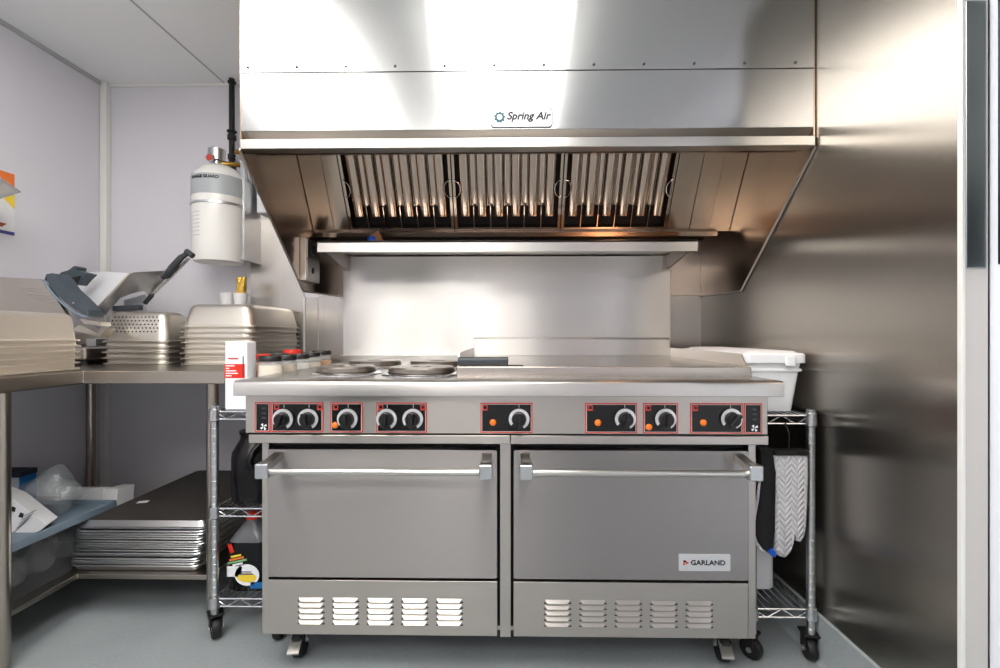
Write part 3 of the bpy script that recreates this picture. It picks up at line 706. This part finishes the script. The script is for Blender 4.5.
# cups on top of the big stack
def cup(name, x, y, z, r, h_, label):
    t = MB().lathe([(r*.78, 0), (r*.8, .002), (r, h_-.004), (r*1.05, h_-.003), (r*1.05, h_), (r*.95, h_), (r*.76, .006), (.001, .006)], (x, y, z), 24).build(name, M['paper'], smooth=35)
    return tag(t, label, 'cup')
ztop = TZ+.006+7*.0223+.094
cup('paper_cup', -1.385, 2.30, ztop+.001, .034, .075, 'small plain white paper cup on top of the right-hand pan pile')
cup('paper_cup', -1.300, 2.27, ztop+.001, .032, .070, 'white paper cup holding a gold foil packet, on the right-hand pan pile')
gf = MB(); gx, gy, gz = -1.300, 2.27, ztop+.012
gf.hexa([(gx-.016, gy-.010, gz), (gx+.016, gy-.010, gz), (gx+.016, gy+.012, gz), (gx-.016, gy+.012, gz), (gx-.014, gy-.012, gz+.135), (gx+.026, gy-.010, gz+.140), (gx+.024, gy+.014, gz+.140), (gx-.010, gy+.014, gz+.135)])
bmesh.ops.subdivide_edges(gf.bm, edges=gf.bm.edges[:], cuts=4, use_grid_fill=True)
for v in gf.bm.verts: v.co += V((random.uniform(-1, 1), random.uniform(-1, 1), random.uniform(-.5, .5)))*.0025
tag(gf.build('foil_packet', M['gold']), 'crumpled gold foil packet standing in a white paper cup', 'foil packet')

# ------------------------------------------------------------------ under the table
# sheet pans
def sheet_pan(mat):
    mb = MB(); W_, L_ = .478, .665
    def ring(d, z, r=.03): return [mb.bm.verts.new(V((p[0], p[1], z))) for p in rrect(-W_/2+d, W_/2-d, -L_/2+d, L_/2-d, r, 4)]
    lv = [(.016, 0, .02), (.012, .002, .022), (.004, .020, .028), (0, .0225, .03), (-.001, .0195, .03), (-.0025, .0215, .031), (0, .0245, .03), (.005, .0235, .027), (.014, .004, .022), (.018, .002, .02)]
    R = [ring(a, z, r) for a, z, r in lv]
    for a, b in zip(R, R[1:]):
        for k in range(len(a)): mb.bm.faces.new((a[k], a[(k+1) % len(a)], b[(k+1) % len(a)], b[k]))
    mb.bm.faces.new(R[0]); mb.bm.faces.new(R[-1])
    return mb.build('sheet_pan', mat, None, org=(0, 0, 0), smooth=30)
sp0 = sheet_pan(M['alu'])
NS = 15
for k in range(NS):
    o = sp0 if k == 0 else sp0.copy()
    if k: C.objects.link(o)
    j = NS-1-k
    tag(o, '%s of the aluminium sheet pans under the worktable' % (('uppermost bare one' if j == 0 else ORD[j]) if j < NS-1 else 'bottom one'), 'sheet pan', 'bare aluminium sheet pans under the worktable')
    sh = -.018 if k < 5 else (-.006 if k < 9 else .002)
    o.location = (-1.335+sh+random.uniform(-.004, .004), 2.008+random.uniform(-.004, .004), .1705+k*.0090)
    o.rotation_euler = (0, 0, random.uniform(-.008, .008))
# dark top pan, turned upside down: flat dark back, bare rim
zt = .1705+(NS-1)*.0090+.0250
tp = thing('sheet_pan', 'dark coated sheet pan lying upside down on top of the pile', 'sheet pan', (-1.332, 2.018, zt))
mb = MB(); W_, L_ = .472, .66
R = [[mb.bm.verts.new(V((p[0]-1.332, p[1]+2.018, zt+z))) for p in rrect(-W_/2+d, W_/2-d, -L_/2+d, L_/2-d, r, 4)] for d, z, r in ((0, 0, .03), (0, .004, .03), (.006, .006, .026), (.018, .024, .02))]
for a, b in zip(R, R[1:]):
    for k in range(len(a)): mb.bm.faces.new((a[k], a[(k+1) % len(a)], b[(k+1) % len(a)], b[k]))
mb.bm.faces.new(R[0]); mb.bm.faces.new(R[-1])
mb.build('rim', M['alu'], tp, smooth=30)
MB().prism([(x-1.332, y+2.018) for x, y in rrect(-W_/2+.018, W_/2-.018, -L_/2+.018, L_/2-.018, .02)], 2, zt+.0235, zt+.0255).build('coated_base', M['nonstick'], tp)
MB().box(-.019, .019, -.012, .012, 0, .0006, Matrix.Translation(V((-1.482, 1.889, zt+.0256))) @ Matrix.Rotation(.25, 4, 'Z')).build('sticker', M['paper'], tp)

# grey bin, clear sided with blue grey rim
bx0, bx1, by0, by1 = -2.035, -1.565, 1.445, 1.86
bn = thing('storage_bin', 'clear sided bin with blue grey lid on the lower shelf', 'bin', ((bx0+bx1)/2, (by0+by1)/2, .1705))
mb = MB()
for b in ((bx0+.02, bx1-.02, by0+.02, by1-.02, .1705, .1735), (bx0+.02, bx0+.024, by0+.02, by1-.02, .1735, .348), (bx1-.024, bx1-.02, by0+.02, by1-.02, .1735, .348), (bx0+.024, bx1-.024, by0+.02, by0+.024, .1735, .348), (bx0+.024, bx1-.024, by1-.024, by1-.02, .1735, .348)): mb.box(*b)
mb.build('body', M['binclear'], bn)
mb = MB().box(bx0, bx1, by0, by1, .345, .352)
for b in ((bx0, bx0+.012, by0, by1), (bx1-.012, bx1, by0, by1), (bx0, bx1, by0, by0+.012), (bx0, bx1, by1-.012, by1)): mb.box(*b, .338, .366)
mb.build('lid', M['tubgrey'], bn, bevel=.003)
def blob(name, c, sc, mat, amp=.25, sub=4, seed=1, label=None, cat=None, group=None, flatz=None):
    from mathutils import noise
    mb = MB().sphere((0, 0, 0), 1, sub)
    for v in mb.bm.verts:
        p = v.co.copy(); d = 1+amp*noise.noise(p*1.6+V((seed, 0, 0)))+amp*.5*abs(noise.noise(p*4+V((0, seed, 0))))
        v.co = V((p.x*sc[0]*d, p.y*sc[1]*d, p.z*sc[2]*d))+V(c)
        if flatz is not None: v.co.z = max(v.co.z, flatz)
    return tag(mb.build(name, mat, smooth=35), label, cat, group)
for k, (x, y) in enumerate(((-1.66, 1.53), (-1.67, 1.64), (-1.66, 1.76), (-1.85, 1.56), (-1.85, 1.72))):
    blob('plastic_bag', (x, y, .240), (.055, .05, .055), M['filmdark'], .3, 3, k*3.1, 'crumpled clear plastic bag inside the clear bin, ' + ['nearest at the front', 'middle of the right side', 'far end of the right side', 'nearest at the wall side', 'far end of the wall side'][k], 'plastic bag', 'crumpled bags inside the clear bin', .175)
blob('plastic_bag', (-1.735, 1.75, .420), (.105, .075, .070), M['film'], .22, 4, 11.3, 'large crumpled clear plastic bag lying on the bin lid', 'plastic bag', None, .353)
pk = MB()
pk.tube([(-1.73, 1.76, .44), (-1.715, 1.765, .50), (-1.705, 1.77, .53)], [.078, .045, .012], 9)
o = pk.build('bag_neck', M['film'], bpy.data.objects[[x.name for x in bpy.data.objects if x.name.startswith('plastic_bag')][-1]], smooth=30)
# blue carton on the bin
bc = thing('carton', 'blue carton with dark top standing on the bin lid', 'carton', (-1.93, 1.86, .353))
MB().box(-2.03, -1.888, 1.79, 1.855, .353, .475).build('box', M['blue'], bc)
MB().box(-2.032, -1.886, 1.788, 1.857, .475, .495).build('lid', M['navy'], bc)
MB().box(-2.03, -1.889, 1.787, 1.7895, .36, .474).build('side_label', M['greylab'], bc)
# white printed box leaning, near
wp = thing('printed_box', 'white printed cardboard box tilted on the bin lid at the left', 'box', (-1.72, 1.58, .36))
q = [at(-14, 488, 1.58), at(14, 499, 1.58), at(47, 525, 1.58), at(40, 531, 1.58), at(-14, 548, 1.58)]
solid(q, [p+V((-.03, .07, .0)) for p in q]).build('carton_body', M['paper'], wp, bevel=.001)
mb = MB()
for k in range(5):
    a, b = at(14+k*2.5, 532-k*4, 1.5785), at(26+k*2.5, 522-k*3, 1.5785); mb.tube([a, b], .0011, 4)
for px, py in ((13, 509), (21, 515)):
    a = at(px, py, 1.579); mb.prism([(a.x-.009, a.z-.006), (a.x+.006, a.z-.010), (a.x+.009, a.z+.004), (a.x-.002, a.z+.009)], 1, 1.578, 1.580)
mb.build('print', M['ink'], wp)
# booklets leaning behind the bin
def booklet(x, y, w, d, h_, rz, tilt, label, n=4):
    t = thing('paper_pack', label, 'paper pack', (x, y, .171), 0)
    Rm = Matrix.Translation(V((x, y, .1765))) @ Matrix.Rotation(rz, 4, 'Z') @ Matrix.Rotation(tilt, 4, 'X')
    MB().box(-w/2, w/2, 0, d, 0.0, h_, Rm).build('wrapping', M['paper'], t, bevel=.003)
    mb = MB()
    for k in range(5): mb.box(-w/2+.012, w/2-.012, -.001, 0, h_*.35+k*.02, h_*.35+k*.02+.003, Rm)
    mb.build('print', M['greylab'], t)
booklet(-1.76, 1.90, .18, .03, .215, 0, -.10, 'white paper pack standing behind the grey bin lid')
booklet(-1.640, 1.895, .055, .09, .215, .0, -.12, 'white paper pack leaning at an angle beside the dark sheet pan')

# ------------------------------------------------------------------ fire suppression tank
ts = thing('fire_suppression_tank', 'white fire suppression cylinder with silver valve beside the hood', 'tank', (-1.40, 2.28, 1.38))
tx, ty = -1.404, 2.27; rT = .118
MB().lathe([(.070, 1.395), (.095, 1.388), (.108, 1.378), (rT-.006, 1.400), (rT, 1.425), (rT, 1.755), (rT-.004, 1.790), (rT-.028, 1.822), (.05, 1.846), (.03, 1.85), (.001, 1.852)], (tx, ty, 0), 48).build('cylinder', M['whitepaint'], ts, smooth=50)
MB().lathe([(rT+.0006, 1.685), (rT+.0008, 1.685), (rT+.0008, 1.775), (rT-.0002, 1.778)], (tx, ty, 0), 48).build('grey_label', M['greylab'], ts, smooth=50)
MB().lathe([(rT+.0008, 1.640), (rT+.004, 1.642), (rT+.004, 1.652), (rT+.0008, 1.654)], (tx, ty, 0), 48).build('clamp_band', M['galv'], ts, smooth=50)
def curved_text(body, size, z, ang0, mat, bold=0):
    o = text(body, size, ORG[ts.name], mat, ts, rotx=PI/2, bold=bold, ext=.0004)
    for v in o.data.vertices:
        x, y, zz = v.co.x, v.co.y, v.co.z
        a = ang0+x/rT; rr = rT+.0016-y
        v.co = V((tx+rr*math.sin(a), ty-rr*math.cos(a), z+zz))-ORG[ts.name]
curved_text('RANGE GUARD', .0190, 1.755, -.60, M['ink'], .0008)
mb = MB()
for k in range(7):
    for c_ in range(2):
        a = -.75+c_*.32; mb.hexa([(tx+rr*math.sin(aa), ty-rr*math.cos(aa), z) for z in (1.49+k*.018, 1.493+k*.018) for rr, aa in ((rT+.0012, a), (rT+.0012, a+.24), (rT-.001, a+.24), (rT-.001, a))])
mb.build('instruction_print', M['greylab'], ts)
MB().lathe([(.028, 1.85), (.028, 1.868), (.020, 1.870), (.038, 1.872), (.038, 1.928), (.032, 1.932), (.001, 1.932)], (tx-.012, ty, 0), 24).build('valve', M['galv'], ts, smooth=40)
gg = MB().lathe([(.019, 0), (.019, .012), (.017, .014)], (tx-.016, ty-.038, 1.872), 20, 'y').build('gauge', M['galv'], ts, smooth=40)
MB().lathe([(.016, .0142), (.016, .0152)], (tx-.016, ty-.038, 1.872), 20, 'y').build('gauge_face', M['redgauge'], gg)
MB().tube([(tx+.0, ty, 1.86), (tx+.05, ty+.02, 1.865), (tx+.075, ty+.05, 1.87)], .011, 10).build('outlet_pipe', M['brass'], ts, smooth=50)
mb = MB().box(tx+.108, tx+.128, ty-.01, YB-.0, 1.39, 1.86); mb.build('wall_bracket', M['galv'], ts, bevel=.002)
hs = [at(236, 158, 2.2), at(242, 160, 2.18), at(247, 168, 2.2), at(249, 182, 2.3)]
pts = []
for i in range(13):
    t = i/12; pts.append(hs[0]*(1-t)**3+hs[1]*3*t*(1-t)**2+hs[2]*3*t*t*(1-t)+hs[3]*t**3)
MB().tube(pts, .0045, 8).build('copper_line', M['galv'], ts, smooth=60)
pi = thing('black_pipe', 'black iron pipe running from the white cylinder to the ceiling', 'pipe', (-1.402, 2.37, 1.84))
pxx, pyy = -1.402, 2.370
MB().cyl((pxx, pyy, 1.865), (pxx, pyy, ZC-.003), .0135, 16).build('pipe', M['black'], pi, smooth=40)
for z, r_, h_ in ((2.03, .021, .030), (2.06, .024, .012), (1.93, .019, .03), (1.87, .021, .03), (2.31, .02, .015)):
    MB().lathe([(r_*.8, -h_/2), (r_, -h_/2+.004), (r_, h_/2-.004), (r_*.8, h_/2)], (pxx, pyy, z), 16).build('fitting', M['black'], pi, smooth=40)
MB().lathe([(.010, 0), (.012, .018), (.006, .022)], (pxx+.018, pyy, 1.955), 12, 'x').build('plug', M['brass'], pi, smooth=40)
jb = MB().box(-1.262, -1.165, 2.345, 2.415, 1.64, 1.82).build('release_box', M['white'], bevel=.004)
tag(jb, 'small white box on the back wall between cylinder and hood', 'wall box')

# poster and rack on left wall
ps = thing('wall_poster', 'colourful poster on the left wall at the frame edge', 'poster', (XL+.001, 1.75, 1.47))
pY0, pY1 = 1.55, 1.967
MB().box(XL+.0005, XL+.003, pY0, pY1, 1.448, 1.708).build('sheet', M['paper'], ps)
MB().box(XL+.003, XL+.0035, pY0, pY1, 1.645, 1.708).build('orange_band', M['orangeprint'], ps)
MB().box(XL+.003, XL+.0035, pY0, pY1, 1.448, 1.462).build('blue_band', M['navyprint'], ps)
MB().prism([(pY1-.03, 1.492), (pY0, 1.505), (pY0, 1.475), (pY1-.05, 1.475)], 0, XL+.003, XL+.0036).build('brown_picture', plain('brown print', (150, 78, 50), .6), ps)
MB().prism([(pY1, 1.64), (pY1-.09, 1.645), (pY1-.05, 1.60), (pY1, 1.56)], 0, XL+.003, XL+.0036).build('yellow_picture', M['yellow'], ps)
wk = thing('wall_shelf', 'pointed end of a steel shelf on the left wall over the poster', 'shelf', (-1.97, 1.55, 1.55))
tip = at(20, 192, 1.80)
A = at(-14, 169, 1.62); Bp = at(-14, 202, 1.62)
w1 = V((-2.098, 1.62, A.z)); w2 = V((-2.098, 1.62, Bp.z)); w3 = V((-2.098, 1.86, tip.z))
mb = MB(); vs = [mb.bm.verts.new(p) for p in (tip, A, Bp, w1, w2, w3)]
for f in ((0, 1, 2), (1, 3, 4, 2), (0, 5, 3, 1), (0, 2, 4, 5), (5, 4, 3)): mb.bm.faces.new([vs[i] for i in f])
mb.build('shelf_body', M['pan'], wk)
MB().tube([A, tip, Bp], .0045, 8).build('rolled_edge', M['chrome'], wk, smooth=60)

# ------------------------------------------------------------------ WIRE CARTS
def wire_cart(x0, x1, y0, y1, levels, label, side):
    t = thing('wire_cart', label, 'wire cart', ((x0+x1)/2, (y0+y1)/2, 0))
    ptop = levels[-1]+.02
    for x in (x0, x1):
        for y in (y0, y1):
            mb = MB(); mb.cyl((x, y, .085), (x, y, ptop), .0125, 14)
            z = .10
            while z < ptop-.01:
                mb.lathe([(.0127, 0), (.0134, .0008), (.0134, .0022), (.0127, .003)], (x, y, z), 14); z += .0254
            mb.build('post', M['galv'], t, smooth=40)
            caster_parts(t, x, y+.006, .085, .034, .026, .7 if x == x0 else (.2 if x1 < 0 else -.15), False, True)
    for z in levels:
        mb = MB(); h2 = .026
        for (a, b) in (((x0, y0), (x1, y0)), ((x1, y0), (x1, y1)), ((x1, y1), (x0, y1)), ((x0, y1), (x0, y0))):
            A = V((a[0], a[1], z)); B = V((b[0], b[1], z)); mb.tube([A, B], .0032, 8); mb.tube([A-V((0, 0, h2)), B-V((0, 0, h2))], .0032, 8)
            n = max(3, round((B-A).length/.045)); pts = []
            for k in range(n+1): pts.append(A.lerp(B, k/n)-V((0, 0, h2 if k % 2 else 0)))
            mb.tube(pts, .0022, 6)
        k = x0+.02
        while k < x1-.01:
            mb.tube([(k, y0, z+.002), (k, y1, z+.002)], .0016, 5); k += .0235
        for yy in (y0+(y1-y0)*.33, y0+(y1-y0)*.67): mb.tube([(x0, yy, z-.002), (x1, yy, z-.002)], .0028, 6)
        sh = mb.build('wire_shelf', M['chrome'], t, smooth=60)
        for x in (x0, x1):
            for y in (y0, y1): MB().lathe([(.0135, -.034), (.0185, -.030), (.0165, .008), (.0135, .010)], (x, y, z), 14).build('collar', M['galv'], sh, smooth=40)
    return t
wire_cart(-.990, -.775, 1.575, 2.16, (.135, .440, .768), 'narrow chrome wire cart on casters, left of the range', 'l')
wire_cart(.775, .958, 1.50, 2.12, (.160, .772), 'narrow chrome wire cart on casters, right of the range', 'r')
zA = .768+.0036
# canister
cn = thing('canister', 'tall white carton with red label, front of the left cart top', 'carton', (-.918, 1.60, zA))
MB().box(-.962, -.886, 1.585, 1.645, zA, 1.004).build('carton', M['white'], cn, bevel=.004)
MB().box(-.9625, -.893, 1.5842, 1.6, .880, .928).build('red_label', M['redcap'], cn)
mb = MB()
for k, w in enumerate((.030, .012, .036, .042, .020)): mb.box(-.958, -.958+w, 1.5836, 1.5843, .920-k*.0085, .9235-k*.0085)
mb.build('label_lines', M['white'], cn)
MB().box(-.950, -.915, 1.5838, 1.585, .944, .949).build('red_line', M['redgauge'], cn)
MB().box(-.900, -.897, 1.5838, 1.585, .885, .955).build('side_shade_line', M['ink'], cn)  # side shading of the carton painted on as a dark line
# jars
def jar(x, y, r, h_, cap, fill, level, label, tinted=False):
    t = thing('spice_jar', label, 'spice jar', (x, y, zA), 0, 'spice jars on the left cart')
    MB().lathe([(r*.9, 0), (r, .006), (r, h_*.83), (r*.85, h_*.89), (r*.8, h_*.90), (r*.78, h_*.90), (r*.95, h_*.82), (r*.95, .008), (.001, .004)], (x, y, zA), 24).build('glass', M['clear'], t, smooth=40)
    MB().lathe([(r*.92, .009), (r*.93, .012), (r*.93, h_*(level+.06)), (.001, h_*(level+.06)+.002)], (x, y, zA), 24).build('contents', fill, t, smooth=40)
    MB().lathe([(r*.9, h_*.90), (r*.98, h_*.905), (r*.98, h_*.985), (r*.93, h_), (.001, h_)], (x, y, zA), 24).build('lid', cap, t, smooth=40)
jar(-.828, 1.63, .040, .182, M['knob'], M['cream'], .76, 'black lidded jar of pale cream powder, nearest on the left cart')
jar(-.822, 1.735, .040, .180, M['knob'], M['herb'], .76, 'black lidded jar of dried herbs, just behind the cream powder jar')
jar(-.915, 1.72, .040, .184, M['redcap'], M['orangespice'], .78, 'red lidded jar of orange spice beside the white carton')
jar(-.822, 1.85, .038, .180, M['knob'], M['salt'], .74, 'black lidded jar of white powder in the middle of the jars')
jar(-.915, 1.99, .038, .192, M['redcap'], M['salt'], .74, 'red lidded jar of white powder at the back by the wall')
jar(-.822, 1.96, .038, .182, M['knob'], M['cream'], .70, 'black lidded jar half hidden before the amber spice jar')
jar(-.822, 2.07, .042, .186, M['knob'], M['amber'], .70, 'black lidded jar of amber spice, farthest on the left cart')
jar(-.912, 1.86, .038, .182, M['knob'], M['herb'], .74, 'black lidded jar behind the red lidded orange spice jar')
# black jug, middle shelf
zB = .440+.0036
jg = thing('jug', 'black screw-top jug with loop handle on the middle cart shelf', 'jug', (-.875, 1.66, zB))
jx, jy = -.896, 1.668
MB().lathe([(.074, 0), (.080, .006), (.081, .150), (.078, .172), (.062, .200), (.053, .215), (.051, .228), (.056, .236), (.056, .244), (.03, .246)], (jx, jy, zB), 36).build('body', M['jugblack'], jg, smooth=45)
MB().lathe([(.034, .244), (.038, .246), (.038, .268), (.034, .272), (.001, .272)], (jx+.006, jy, zB), 24).build('lid', M['knob'], jg, smooth=40)
MB().tube([(jx+.045, jy-.045, zB+.21), (jx+.030, jy-.080, zB+.185), (jx+.022, jy-.093, zB+.15), (jx+.040, jy-.090, zB+.118), (jx+.055, jy-.062, zB+.108)], [.010, .011, .010, .009, .010], 12).build('handle', M['jugblack'], jg, smooth=60)
# dark sauce bottle, bottom shelf
zC_ = .135+.0036
sb = thing('sauce_bottle', 'dark sauce bottle with red cap and round label, bottom shelf', 'bottle', (-.87, 1.66, zC_))
sxx, syy = -.908, 1.665
def loft(secs, nm, mat):
    mb = MB(); rings = []
    for w, d, z in secs:
        rings.append([mb.bm.verts.new(V((sxx+p[0]+(.002 if z > .17 else 0), syy+p[1], zC_+z))) for p in rrect(-w, w, -d, d, min(w, d)*.6, 5)])
    for a, b in zip(rings, rings[1:]):
        for k in range(len(a)): mb.bm.faces.new((a[k], a[(k+1) % len(a)], b[(k+1) % len(a)], b[k]))
    mb.bm.faces.new(rings[0]); mb.bm.faces.new(rings[-1])
    return mb.build(nm, mat, sb, smooth=50)
loft(((.066, .050, 0), (.070, .053, .006), (.070, .053, .155), (.067, .052, .168)), 'body', M['soy'])
loft(((.067, .052, .1682), (.062, .050, .178), (.046, .040, .200), (.026, .026, .224), (.020, .020, .232), (.020, .020, .24)), 'shoulder', plain('smoky empty plastic', (96, 98, 102), .2))
MB().lathe([(.024, .236), (.025, .238), (.025, .256), (.022, .258), (.001, .258)], (sxx+.002, syy, zC_), 20).build('cap', M['redcap'], sb, smooth=40)
yl = syy-.0535
MB().box(sxx-.062, sxx-.01, yl-.001, yl, zC_+.052, zC_+.088).build('white_label', M['white'], sb)
MB().lathe([(.037, 0), (.037, .001)], (sxx+.008, yl, zC_+.058), 28, 'y', sx=1.15).build('round_label', M['white'], sb)
MB().lathe([(.030, .001), (.030, .0016)], (sxx+.008, yl, zC_+.050), 28, 'y', sx=1.1, sy=.55).build('yellow_panel', M['yellow'], sb)
mb = MB(); mb.box(sxx-.018, sxx+.030, yl-.0022, yl-.0014, zC_+.060, zC_+.064); mb.box(sxx-.012, sxx+.024, yl-.0022, yl-.0014, zC_+.068, zC_+.071); mb.build('label_print', M['navyprint'], sb)
MB().box(-.007, .007, -.0006, 0, -.016, .016, Matrix.Translation(V((sxx-.048, yl-.001, zC_+.150))) @ Matrix.Rotation(-.35, 4, 'Y')).build('red_sign', M['redcap'], sb)
for k, (w, mm) in enumerate(((.018, 'yellow'), (.026, 'orangeprint'), (.034, 'green'), (.018, 'white'))):
    MB().box(-w, w, -.0006, 0, -.0035, .0035, Matrix.Translation(V((sxx-.030+.002*k, yl-.001, zC_+.124-k*.0095))) @ Matrix.Rotation(-.22, 4, 'Y')).build('label_stripe', M[mm], sb)
MB().box(sxx+.02, sxx+.066, yl-.001, yl, zC_+.012, zC_+.034).build('blue_patch', M['blue'], sb)

# right cart: lidded tub
zR = .772+.0036
tbx = thing('storage_tub', 'white rectangular storage tub with lid on the right cart', 'tub', (.87, 1.8, zR))
mb = MB(); rings = []
for x0, x1, y0, y1, z in ((.792, .944, 1.565, 2.06, zR), (.780, .958, 1.55, 2.08, .905), (.778, .968, 1.545, 2.085, .908), (.778, .968, 1.545, 2.085, .914), (.780, .962, 1.55, 2.08, .918), (.778, .966, 1.545, 2.085, .950)):
    rings.append([mb.bm.verts.new(V((p[0], p[1], z))) for p in rrect(x0, x1, y0, y1, .02, 5)])
for a, b in zip(rings, rings[1:]):
    for k in range(len(a)): mb.bm.faces.new((a[k], a[(k+1) % len(a)], b[(k+1) % len(a)], b[k]))
mb.bm.faces.new(rings[0]); mb.bm.faces.new(rings[-1])
mb.build('body', M['white'], tbx, smooth=35)
mb = MB(); rings = []
for d, z in ((-.004, .936), (-.004, .962), (.0, .967), (.012, .968), (.020, .974), (.05, .976)):
    rings.append([mb.bm.verts.new(V((p[0], p[1], z))) for p in rrect(.774+d, .970-d, 1.541+d, 2.089-d, .022, 5)])
for a, b in zip(rings, rings[1:]):
    for k in range(len(a)): mb.bm.faces.new((a[k], a[(k+1) % len(a)], b[(k+1) % len(a)], b[k]))
mb.bm.faces.new(rings[0]); mb.bm.faces.new(rings[-1])
mb.build('lid', M['white'], tbx, smooth=35)
MB().box(.90, .93, 1.528, 1.540, .925, .958).build('latch', M['white'], tbx, bevel=.004)

# mitts
def mitt(name, outline, y, d, mat, label, lift):
    t = thing(name, label, 'oven mitt', V(outline[0]), 0)
    return t
def soft(poly, y0, y1, parent, name, mat, inset=.006):
    """padded silhouette: rounded front and back"""
    mb = MB(); n = len(poly); c = V((sum(p.x for p in poly)/n, 0, sum(p.z for p in poly)/n))
    def layer(f, y): return [mb.bm.verts.new(V((c.x+(p.x-c.x)*f, y, c.z+(p.z-c.z)*(1-(1-f)*.5)))) for p in poly]
    m = (y0+y1)/2; h_ = (y1-y0)/2
    Ls = [layer(.80, m-h_), layer(.93, m-h_*.75), layer(1, m-h_*.2), layer(1, m+h_*.2), layer(.93, m+h_*.75), layer(.80, m+h_)]
    for a, b in zip(Ls, Ls[1:]):
        for k in range(n): mb.bm.faces.new((a[k], a[(k+1) % n], b[(k+1) % n], b[k]))
    mb.bm.faces.new(Ls[0]); mb.bm.faces.new(Ls[-1])
    return mb.build(name, mat, parent, smooth=60)
YM = 1.475
w = [at(px, py, YM) for px, py in ((772, 452), (806.5, 452), (807, 475), (806, 505), (805, 525), (803, 535), (799.5, 541), (795, 540), (793, 534), (793, 529), (791, 543), (788, 552), (783, 557), (777, 555), (772.5, 547), (771, 530), (772.5, 490))]
mw = thing('oven_mitt', 'white quilted oven mitt with black hem hanging on the right cart', 'oven mitt', at(789, 452, YM))
soft(w, YM-.014, YM+.016, mw, 'glove', M['quilt'])
hm = [at(771.5, 449.5, YM), at(807, 449.5, YM), at(807, 454.5, YM), at(771.5, 454.5, YM)]
soft(hm, YM-.017, YM+.018, mw, 'hem', M['black'])
lp = at(789, 449.5, YM)
MB().tube([lp, lp+V((0, 0, .05)), V((lp.x, 1.494, .750))], .0022, 6).build('hanging_loop', M['black'], mw)
YK = 1.462
k_ = [at(px, py, YK) for px, py in ((757, 446), (771, 448), (774.5, 470), (774, 500), (773.5, 530), (772, 548), (768, 553), (761, 549), (755, 541), (752, 532), (753.5, 515), (757, 498), (760, 475))]
mk = thing('oven_mitt', 'black oven mitt with white edge hanging beside the white one', 'oven mitt', at(764, 446, YK))
soft(k_, YK-.016, YK+.020, mk, 'glove', plain('black cloth', (20, 20, 22), .85, bump=.3))
ed = [at(px, py, YK-.004) for px, py in ((761, 470), (758, 497), (754, 516), (752.5, 532), (756, 542), (761, 549), (767, 552))]
MB().tube(ed, [.003, .006, .008, .008, .007, .006, .003], 8).build('white_binding', M['quilt'], mk, smooth=60)
pb_ = [at(px, py, YK-.006) for px, py in ((766, 549), (770, 546), (774, 550), (774, 556), (769, 554))]
soft(pb_, YK-.02, YK, mk, 'blue_tab', M['bluecap'])
lp = at(765, 447, YK); MB().tube([lp-V((0, 0, .02)), V((lp.x, 1.494, .750))], .0022, 6).build('hanging_loop', M['black'], mk)
# white jug on the bottom shelf right
zD = .160+.0036
wj = thing('white_jug', 'pale plastic jug on the bottom shelf of the right cart', 'jug', (.83, 1.66, zD))
mb = MB(); rings = []
for w_, d, z in ((.058, .055, 0), (.062, .060, .006), (.062, .060, .125), (.054, .052, .150), (.03, .03, .165), (.02, .02, .170)):
    rings.append([mb.bm.verts.new(V((.845+p[0], 1.665+p[1], zD+z))) for p in rrect(-w_, w_, -d, d, min(w_, d)*.35, 5)])
for a, b in zip(rings, rings[1:]):
    for k in range(len(a)): mb.bm.faces.new((a[k], a[(k+1) % len(a)], b[(k+1) % len(a)], b[k]))
mb.bm.faces.new(rings[0]); mb.bm.faces.new(rings[-1])
mb.build('body', M['white'], wj, smooth=45)
MB().lathe([(.024, .168), (.024, .186), (.001, .187)], (.835, 1.665, zD), 20).build('cap', M['bluecap'], wj, smooth=40)

# ------------------------------------------------------------------ world, colour management
wd = bpy.data.worlds.new('world'); S.world = wd; wd.use_nodes = True
wd.node_tree.nodes['Background'].inputs[0].default_value = (.5, .55, .6, 1); wd.node_tree.nodes['Background'].inputs[1].default_value = .3
S.view_settings.view_transform = 'Standard'; S.view_settings.look = 'None'; S.view_settings.gamma = 1; S.view_settings.use_curve_mapping = False
S.view_settings.exposure = 0.6
